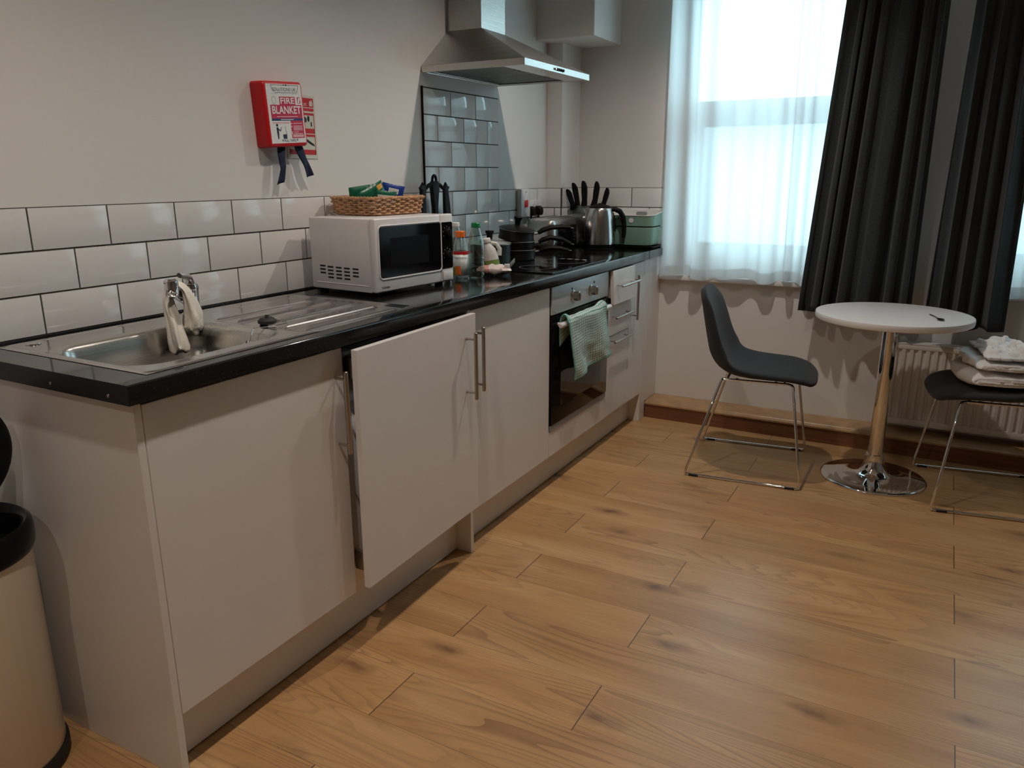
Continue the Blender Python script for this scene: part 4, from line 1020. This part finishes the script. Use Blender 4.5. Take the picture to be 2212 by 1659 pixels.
# ------------------------------------------------------------------ chairs
def interp(xs, ys, x):
    for a, b_, c, d in zip(xs, xs[1:], ys, ys[1:]):
        if x <= b_: k = (x-a)/(b_-a); k = k*k*(3-2*k) if False else k; return c+(d-c)*k
    return ys[-1]
def catmull(P, n):
    out_ = []; m = len(P)-1
    for i in range(n+1):
        t = i/n*m; k = min(int(t), m-1); f = t-k
        p = [Vector(P[max(0, min(m, k+j))]) for j in (-1, 0, 1, 2)]
        out_.append(.5*((2*p[1])+(p[2]-p[0])*f+(2*p[0]-5*p[1]+4*p[2]-p[3])*f*f+(3*p[1]-p[0]-3*p[2]+p[3])*f**3))
    return out_
def make_chair(label, loc, rz):
    t = thing('dining_chair', label, 'chair', loc, rz)
    # along the shell from the top of the back to the front of the seat: x, z, half width, edge curl, half thickness
    P = [(-.243, .806, .060, .004, .010), (-.240, .800, .105, .010, .016), (-.233, .775, .148, .018, .018), (-.222, .730, .172, .034, .021), (-.207, .665, .186, .042, .023), (-.190, .590, .195, .050, .024), (-.172, .530, .203, .058, .026), (-.140, .485, .212, .054, .026), (-.085, .459, .219, .034, .024), (-.01, .452, .224, .022, .023), (.08, .455, .225, .012, .022), (.155, .456, .219, .006, .021), (.212, .447, .196, .002, .020), (.243, .432, .158, 0, .017), (.254, .422, .105, 0, .012), (.257, .419, .060, 0, .007)]
    C = catmull([p[:2]+(0,) for p in P], 60); Wd = catmull([p[2:5] for p in P], 60); rings = []
    for i, (c, w) in enumerate(zip(C, Wd)):
        a, b_ = C[max(0, i-1)], C[min(60, i+1)]; tx, tz = b_.x-a.x, b_.y-a.y; q = math.hypot(tx, tz); nx, nz = -tz/q, tx/q
        if nz < 0 and nx < 0: nx, nz = -nx, -nz
        ring = []
        for k in range(36):
            ph = 2*PI*k/36; cy, sy = math.cos(ph), math.sin(ph)
            yy = w.x*math.copysign(abs(cy)**.55, cy); nn = w.z*math.copysign(abs(sy)**.8, sy)+w.y*(abs(yy)/max(w.x, .01))**2.4
            ring.append((c.x+nx*nn, yy, c.y+nz*nn))
        rings.append(ring)
    B().loft(rings).out('upholstered_shell', M['shell'], t, world=False, smooth=70)
    for s in (-1, 1):
        b = B(); f = [(-.118, s*.175, .432), (-.123, s*.188, .428), (-.240, s*.254, .026), (-.243, s*.256, .012), (-.236, s*.256, .0065), (.222, s*.2585, .0065), (.231, s*.2585, .011), (.233, s*.258, .025), (.172, s*.192, .427), (.166, s*.184, .433), (.150, s*.170, .433)]
        b.tube(f, .0058, 12); b.tube([(-.118, s*.175, .432), (.150, s*.170, .433)], .0058, 10); b.out('sled_leg', M['chrome'], t, world=False, smooth=60)
        leg = t.children[-1]
        for x0, x1 in ((-.226, -.186), (.176, .216)): B().box(x0, x1, s*.2575-.0075, s*.2575+.0075, .0002, .0105, .002).out('glide', M['rubber'], leg, world=False)
    b = B()
    for x in (-.10, .135): b.tube([(x, -.173, .4325), (x, .173, .4325)], .0058, 10)
    for x in (-.06, .10):
        for s in (-1, 1): b.cyl((x, s*.150, .420), (x, s*.150, .434), .007, n=10)
    b.out('seat_frame', M['chrome'], t, world=False)
    return t
c1 = make_chair('charcoal upholstered chair with chrome sled legs between kitchen units and table', (2.587, -1.243, 0), R_(-83.7))
c2 = dup(c1, (2.685, -2.184, 0), R_(99.3), 'dark upholstered chair with towels lying on its seat')

# ------------------------------------------------------------------ table and spoon
t = thing('bistro_table', 'round white table on a chrome trumpet base', 'table', (2.666, -1.762, 0))
B().lathe([(0, .701), (.293, .701), (.2985, .704), (.300, .710), (.300, .723), (.2985, .7275), (.296, .728), (0, .728)], (0, 0, 0), 96).out('tabletop', M['table'], t, world=False, smooth=40)
B().lathe([(0, .0003), (.2125, .0003), (.214, .003), (.213, .007), (.205, .010), (.14, .0125), (.085, .018), (.060, .030), (.046, .052), (.038, .085), (.0365, .11), (.0, .111)], (0, 0, 0), 80).out('trumpet_base', M['chrome'], t, world=False, smooth=60)
B().lathe([(0, .1005), (.0385, .1005), (.0385, .104), (.0305, .1045), (.0305, .690), (.06, .6965), (.09, .698), (.09, .7008), (0, .7008)], (0, 0, 0), 40).out('column', M['chrome'], t, world=False, smooth=40)
a0, a1 = Vector((2.705, -1.895)), Vector((2.570, -1.940)); d = (a1-a0).normalized()
t = thing('teaspoon', 'dark teaspoon lying on the round white table', 'spoon', (2.63, -1.92, .728), math.atan2(d.y, d.x))
dkst = mat('dark_steel', (.10, .10, .11), .2, 1)
B().tube([(-.072, 0, .0024), (-.06, 0, .0030), (0, 0, .0045), (.038, 0, .0030)], [.0035, .0036, .0022, .0024], 10, flat=.45).out('handle', dkst, t, world=False)
b = B(); b.grid(lambda u, v: (.054+.022*(2*u-1)*1.0, .0125*(2*v-1)*math.sqrt(max(0, 1-(2*u-1)**2)), .0018+.004*((2*u-1)**2+(2*v-1)**2*(1-(2*u-1)**2))*.9), 16, 10, uv=False); b.out('bowl', dkst, t, world=False, solid=.0012, smooth=60)

# ------------------------------------------------------------------ towels on the second chair
def folded(name, label, z, h, xf, xb, y0, y1, seed, cat='towel', extra=None):
    t = thing(name, label, cat, (2.685, -2.184, z), R_(99.3))
    for part, ins in (('outer_fold', 0.), ('inner_fold', .0135)):
        hh = h/2-ins-.006; L = (xf-ins)-xb
        def f(u, v):
            y = y0+(y1-y0)*v; n = fbm(u*3+seed, v*4, seed*1.7); n2 = fbm(u*8, v*9, seed)
            e = 1-.55*max(0, abs(2*v-1)-.72)/.28
            xo = (xf-ins) - .05*(2*v-1)**2 - .02*n - hh
            if u < .42: k = u/.42; x = xb+(xo-xb)*k; zz = h/2-hh*e
            elif u < .58: a = (u-.42)/.16*PI-PI/2; x = xo+hh*math.cos(a); zz = h/2+hh*math.sin(a)*e
            else: k = (u-.58)/.42; x = xo+(xb-xo)*k; zz = h/2+hh*e
            return (x, y+.008*n2, zz+.009*n*(1 if zz > h/2 else .15)+.003*n2*(zz > h/2))
        B().grid(f, 52, 34, uv=False).out(part, M['towel'], t, world=False, solid=.011, smooth=70)
    return t
folded('bath_towel', 'thick folded white towel lowest on the chair seat', .496, .052, .182, -.085, -.188, .192, 1.3)
folded('bath_towel', 'second folded white towel lying across the lowest one', .558, .034, .160, -.075, -.175, .182, 4.1)
t = thing('crumpled_towel', 'crumpled white towel tossed on top of the folded towels', 'towel', (2.685, -2.184, .596), R_(99.3))
def cr_(u, v):
    x = -.075+.175*u; y = -.17+.33*v; e = min(1, 6*u, 6*(1-u), 6*v, 6*(1-v)); n = fbm(u*3.2, v*3.6, 9.1); n2 = fbm(u*8, v*8, 2.2)
    return (x+.012*n2, y+.012*n, max(.006, .010+e*(.012+.030*max(0, n+.15)+.010*n2)+.018*(1-u)*e))
b = B(); b.grid(cr_, 60, 70, uv=False); b.out('towel_cloth', M['towel'], t, world=False, solid=.010, smooth=70)

# ------------------------------------------------------------------ radiator
t = thing('radiator', 'white fluted panel radiator below the second window', 'radiator', (3.15, -2.4, .13))
y0, y1 = -3.05, -1.745; n = int((y1-y0)/.0333); pr2 = []
for i in range(n+1):
    y = y0+(y1-y0)*i/n
    for dy, dx in ((-.0125, 0), (-.0065, -.0085), (.0065, -.0085), (.0125, 0)):
        if y0+.012 < y+dy < y1-.012: pr2.append((3.113+dx, y+dy))
poly = [(3.127, y0+.002)]+[(3.113, y0+.002)]+pr2+[(3.113, y1-.002)]+[(3.127, y1-.002)]
b = B(); b.prism(poly, .160, .495); b.box(3.1045, 3.130, y0, y1, .128, .1595, .003); b.box(3.1045, 3.130, y0, y1, .4955, .518, .003); b.out('fluted_panel', M['rad'], t, smooth=30)
b = B(); b.box(3.131, 3.172, y0+.02, y1-.02, .150, .500); b.out('rear_panel', M['rad'], t, smooth=0)
b = B(); b.box(3.1045, 3.175, y0, y1, .5185, .523); b.box(3.1045, 3.175, y1-.0055, y1, .130, .518)
b.out('top_grille', M['rad'], t, smooth=0)
for y in (-1.95, -2.8): B().box(3.1725, 3.2045, y-.015, y+.015, .2, .47).out('bracket', M['rad'], t, smooth=0)

# ------------------------------------------------------------------ curtains
t = thing('curtain_pole', 'grey curtain pole above the windows', 'curtain pole', (3.10, -1.9, 2.36))
B().tube([(3.100, -.50, 2.36), (3.100, -3.35, 2.36)], .011, 14).out('pole', M['grey'], t)
for y in (-.56, -1.86, -3.2): B().tube([(3.2045, y, 2.36), (3.118, y, 2.36), (3.113, y, 2.36)], .008, 10).out('bracket', M['grey'], t)
def sheet(name, label, xc, top, bot, zt, zb, nf, amp, seed, m, cat, hem=.0, hm=None, solid=.0, nu=150, nv=50, zwave=.0, narrow=1.0):
    """top/bot = (y at u=0, y at u=1) at the top and the bottom edge"""
    rnd = random.Random(seed); ph = [rnd.uniform(0, 6.28) for _ in range(6)]
    def f(u, v, z0=zb, z1=zt):
        z = z0+(z1-z0)*v; k = (z-zb)/(zt-zb)
        uu = u+.035*math.sin(2*PI*u*1.5+ph[0])+.012*math.sin(2*PI*u*4+ph[1]+k*1.2)*(1-k*.4)
        uu = max(0, min(1, uu)) if 0 < u < 1 else u
        y = (bot[0]+(top[0]-bot[0])*k)*(1-uu)+(bot[1]+(top[1]-bot[1])*k)*uu
        w = 2*PI*nf*u+.5*math.sin(k*2.2+ph[2])+1.3*math.sin(2*PI*u*1.3+ph[3])
        s = math.sin(w); s = math.copysign(abs(s)**.9, s)
        a = amp*(.75+.4*math.sin(2*PI*u*2.3+ph[4]))*(.85+.35*(1-k))
        x = xc+a*s+.010*fbm(u*4, z*1.2, seed)*(1-k*.5)
        y += a*.30*math.sin(2*w+ph[5])*.5*narrow
        return (x, y, z+(zwave*math.sin(2*PI*u*nf*.5+ph[1])*(1-k)**8 if zwave else 0))
    b = B(); b.grid(f, nu, nv, uv=False); o = b.out(name, m, None, smooth=80, solid=solid); tag(o, label, cat)
    if hem:
        b = B(); b.grid(lambda u, v: tuple(Vector(f(u, v*hem/(zt-zb)*1.0))-Vector((.0016, 0, 0))), nu, 5, uv=False); h = b.out('hem', hm, o, world=False, smooth=80)
    return o
sheet('voile_curtain', 'sheer white voile curtain at the window nearer the kitchen', 3.135, (-.600, -1.60), (-.600, -1.60), 2.345, .766, 7.5, .028, 5, M['sheer'], 'curtain', .052, M['sheerhem'], zwave=.012, nu=260)
sheet('voile_curtain', 'sheer white voile curtain at the second window, right of the dark curtains', 3.140, (-2.06, -3.20), (-2.06, -3.20), 2.345, .752, 9, .016, 9, M['sheer'], 'curtain', .052, M['sheerhem'], zwave=.008, nu=260)
sheet('blackout_curtain', 'charcoal curtain beside the bright voile, behind the chair', 3.060, (-1.430, -1.815), (-1.328, -1.820), 2.345, .650, 6.2, .034, 3, M['charcoal'], 'curtain', .05, M['charcoal'], solid=.003, nu=240, nv=40, zwave=.006)
sheet('blackout_curtain', 'charcoal curtain behind the far side of the round table', 3.055, (-1.915, -2.170), (-1.870, -2.192), 2.345, .622, 4.6, .034, 11, M['charcoal'], 'curtain', .05, M['charcoal'], solid=.003, nu=200, nv=40, zwave=.006)

# ------------------------------------------------------------------ bin
t = thing('pedal_bin', 'cream cylindrical bin with black rim and raised lid by the end panel', 'bin', (-.158, -.175, 0))
B().lathe([(0, .0), (.148, .0), (.1505, .004), (.1505, .030), (.1475, .034), (0, .034)], (0, 0, 0), 56).out('base', M['rubber'], t, world=False, smooth=40)
B().lathe([(.1425, .0342), (.1445, .04), (.1445, .530), (.142, .5305), (.142, .06), (0, .059)], (0, 0, 0), 64).out('body', M['cream'], t, world=False, smooth=40)
B().lathe([(.1452, .518), (.150, .522), (.1545, .535), (.1555, .565), (.152, .580), (.144, .586), (.134, .582), (.128, .565), (.126, .530), (.120, .43), (.06, .40), (0, .40)], (0, 0, 0), 64).out('rim_and_liner', M['blackgloss'], t, world=False, smooth=50)
b = B(); b.lathe([(0, -.012), (.130, -.012), (.138, -.006), (.138, .004), (.128, .014), (.08, .024), (0, .027)], (0, 0, 0), 56)
b.xf(Matrix.Translation((.023, .010, .7245)) @ Matrix.Rotation(R_(-84), 4, 'X') @ Matrix.Rotation(PI, 4, 'X')); b.out('lid', M['black'], t, world=False, smooth=40)
b = B().box(-.03, .03, .000, .035, .574, .600, .004); b.out('hinge', M['black'], t, world=False)

# ------------------------------------------------------------------ REPEATS carry one group each
GROUPS = {'dining_chair': 'upholstered chairs at the round table', 'snack_packet': 'snack packets in the wicker basket', 'sachet': 'sachets in the wicker basket',
          'kitchen_utensil': 'utensils hanging on the carousel', 'plastic_bottle': 'plastic bottles beside the microwave', 'frying_pan': 'black pans stacked on the hob',
          'saucepan': 'black saucepans with lids', 'kitchen_knife': 'black handled knives in the clear stand', 'plug': 'black plugs in the double socket',
          'bath_towel': 'folded towels on the chair', 'voile_curtain': 'voile curtains at the windows', 'blackout_curtain': 'charcoal curtains between the windows',
          'kickboard': 'kickboards under the kitchen units'}
for o in S.objects:
    k = o.name.split('.')[0]
    if o.parent is None and k in GROUPS: o['group'] = GROUPS[k]
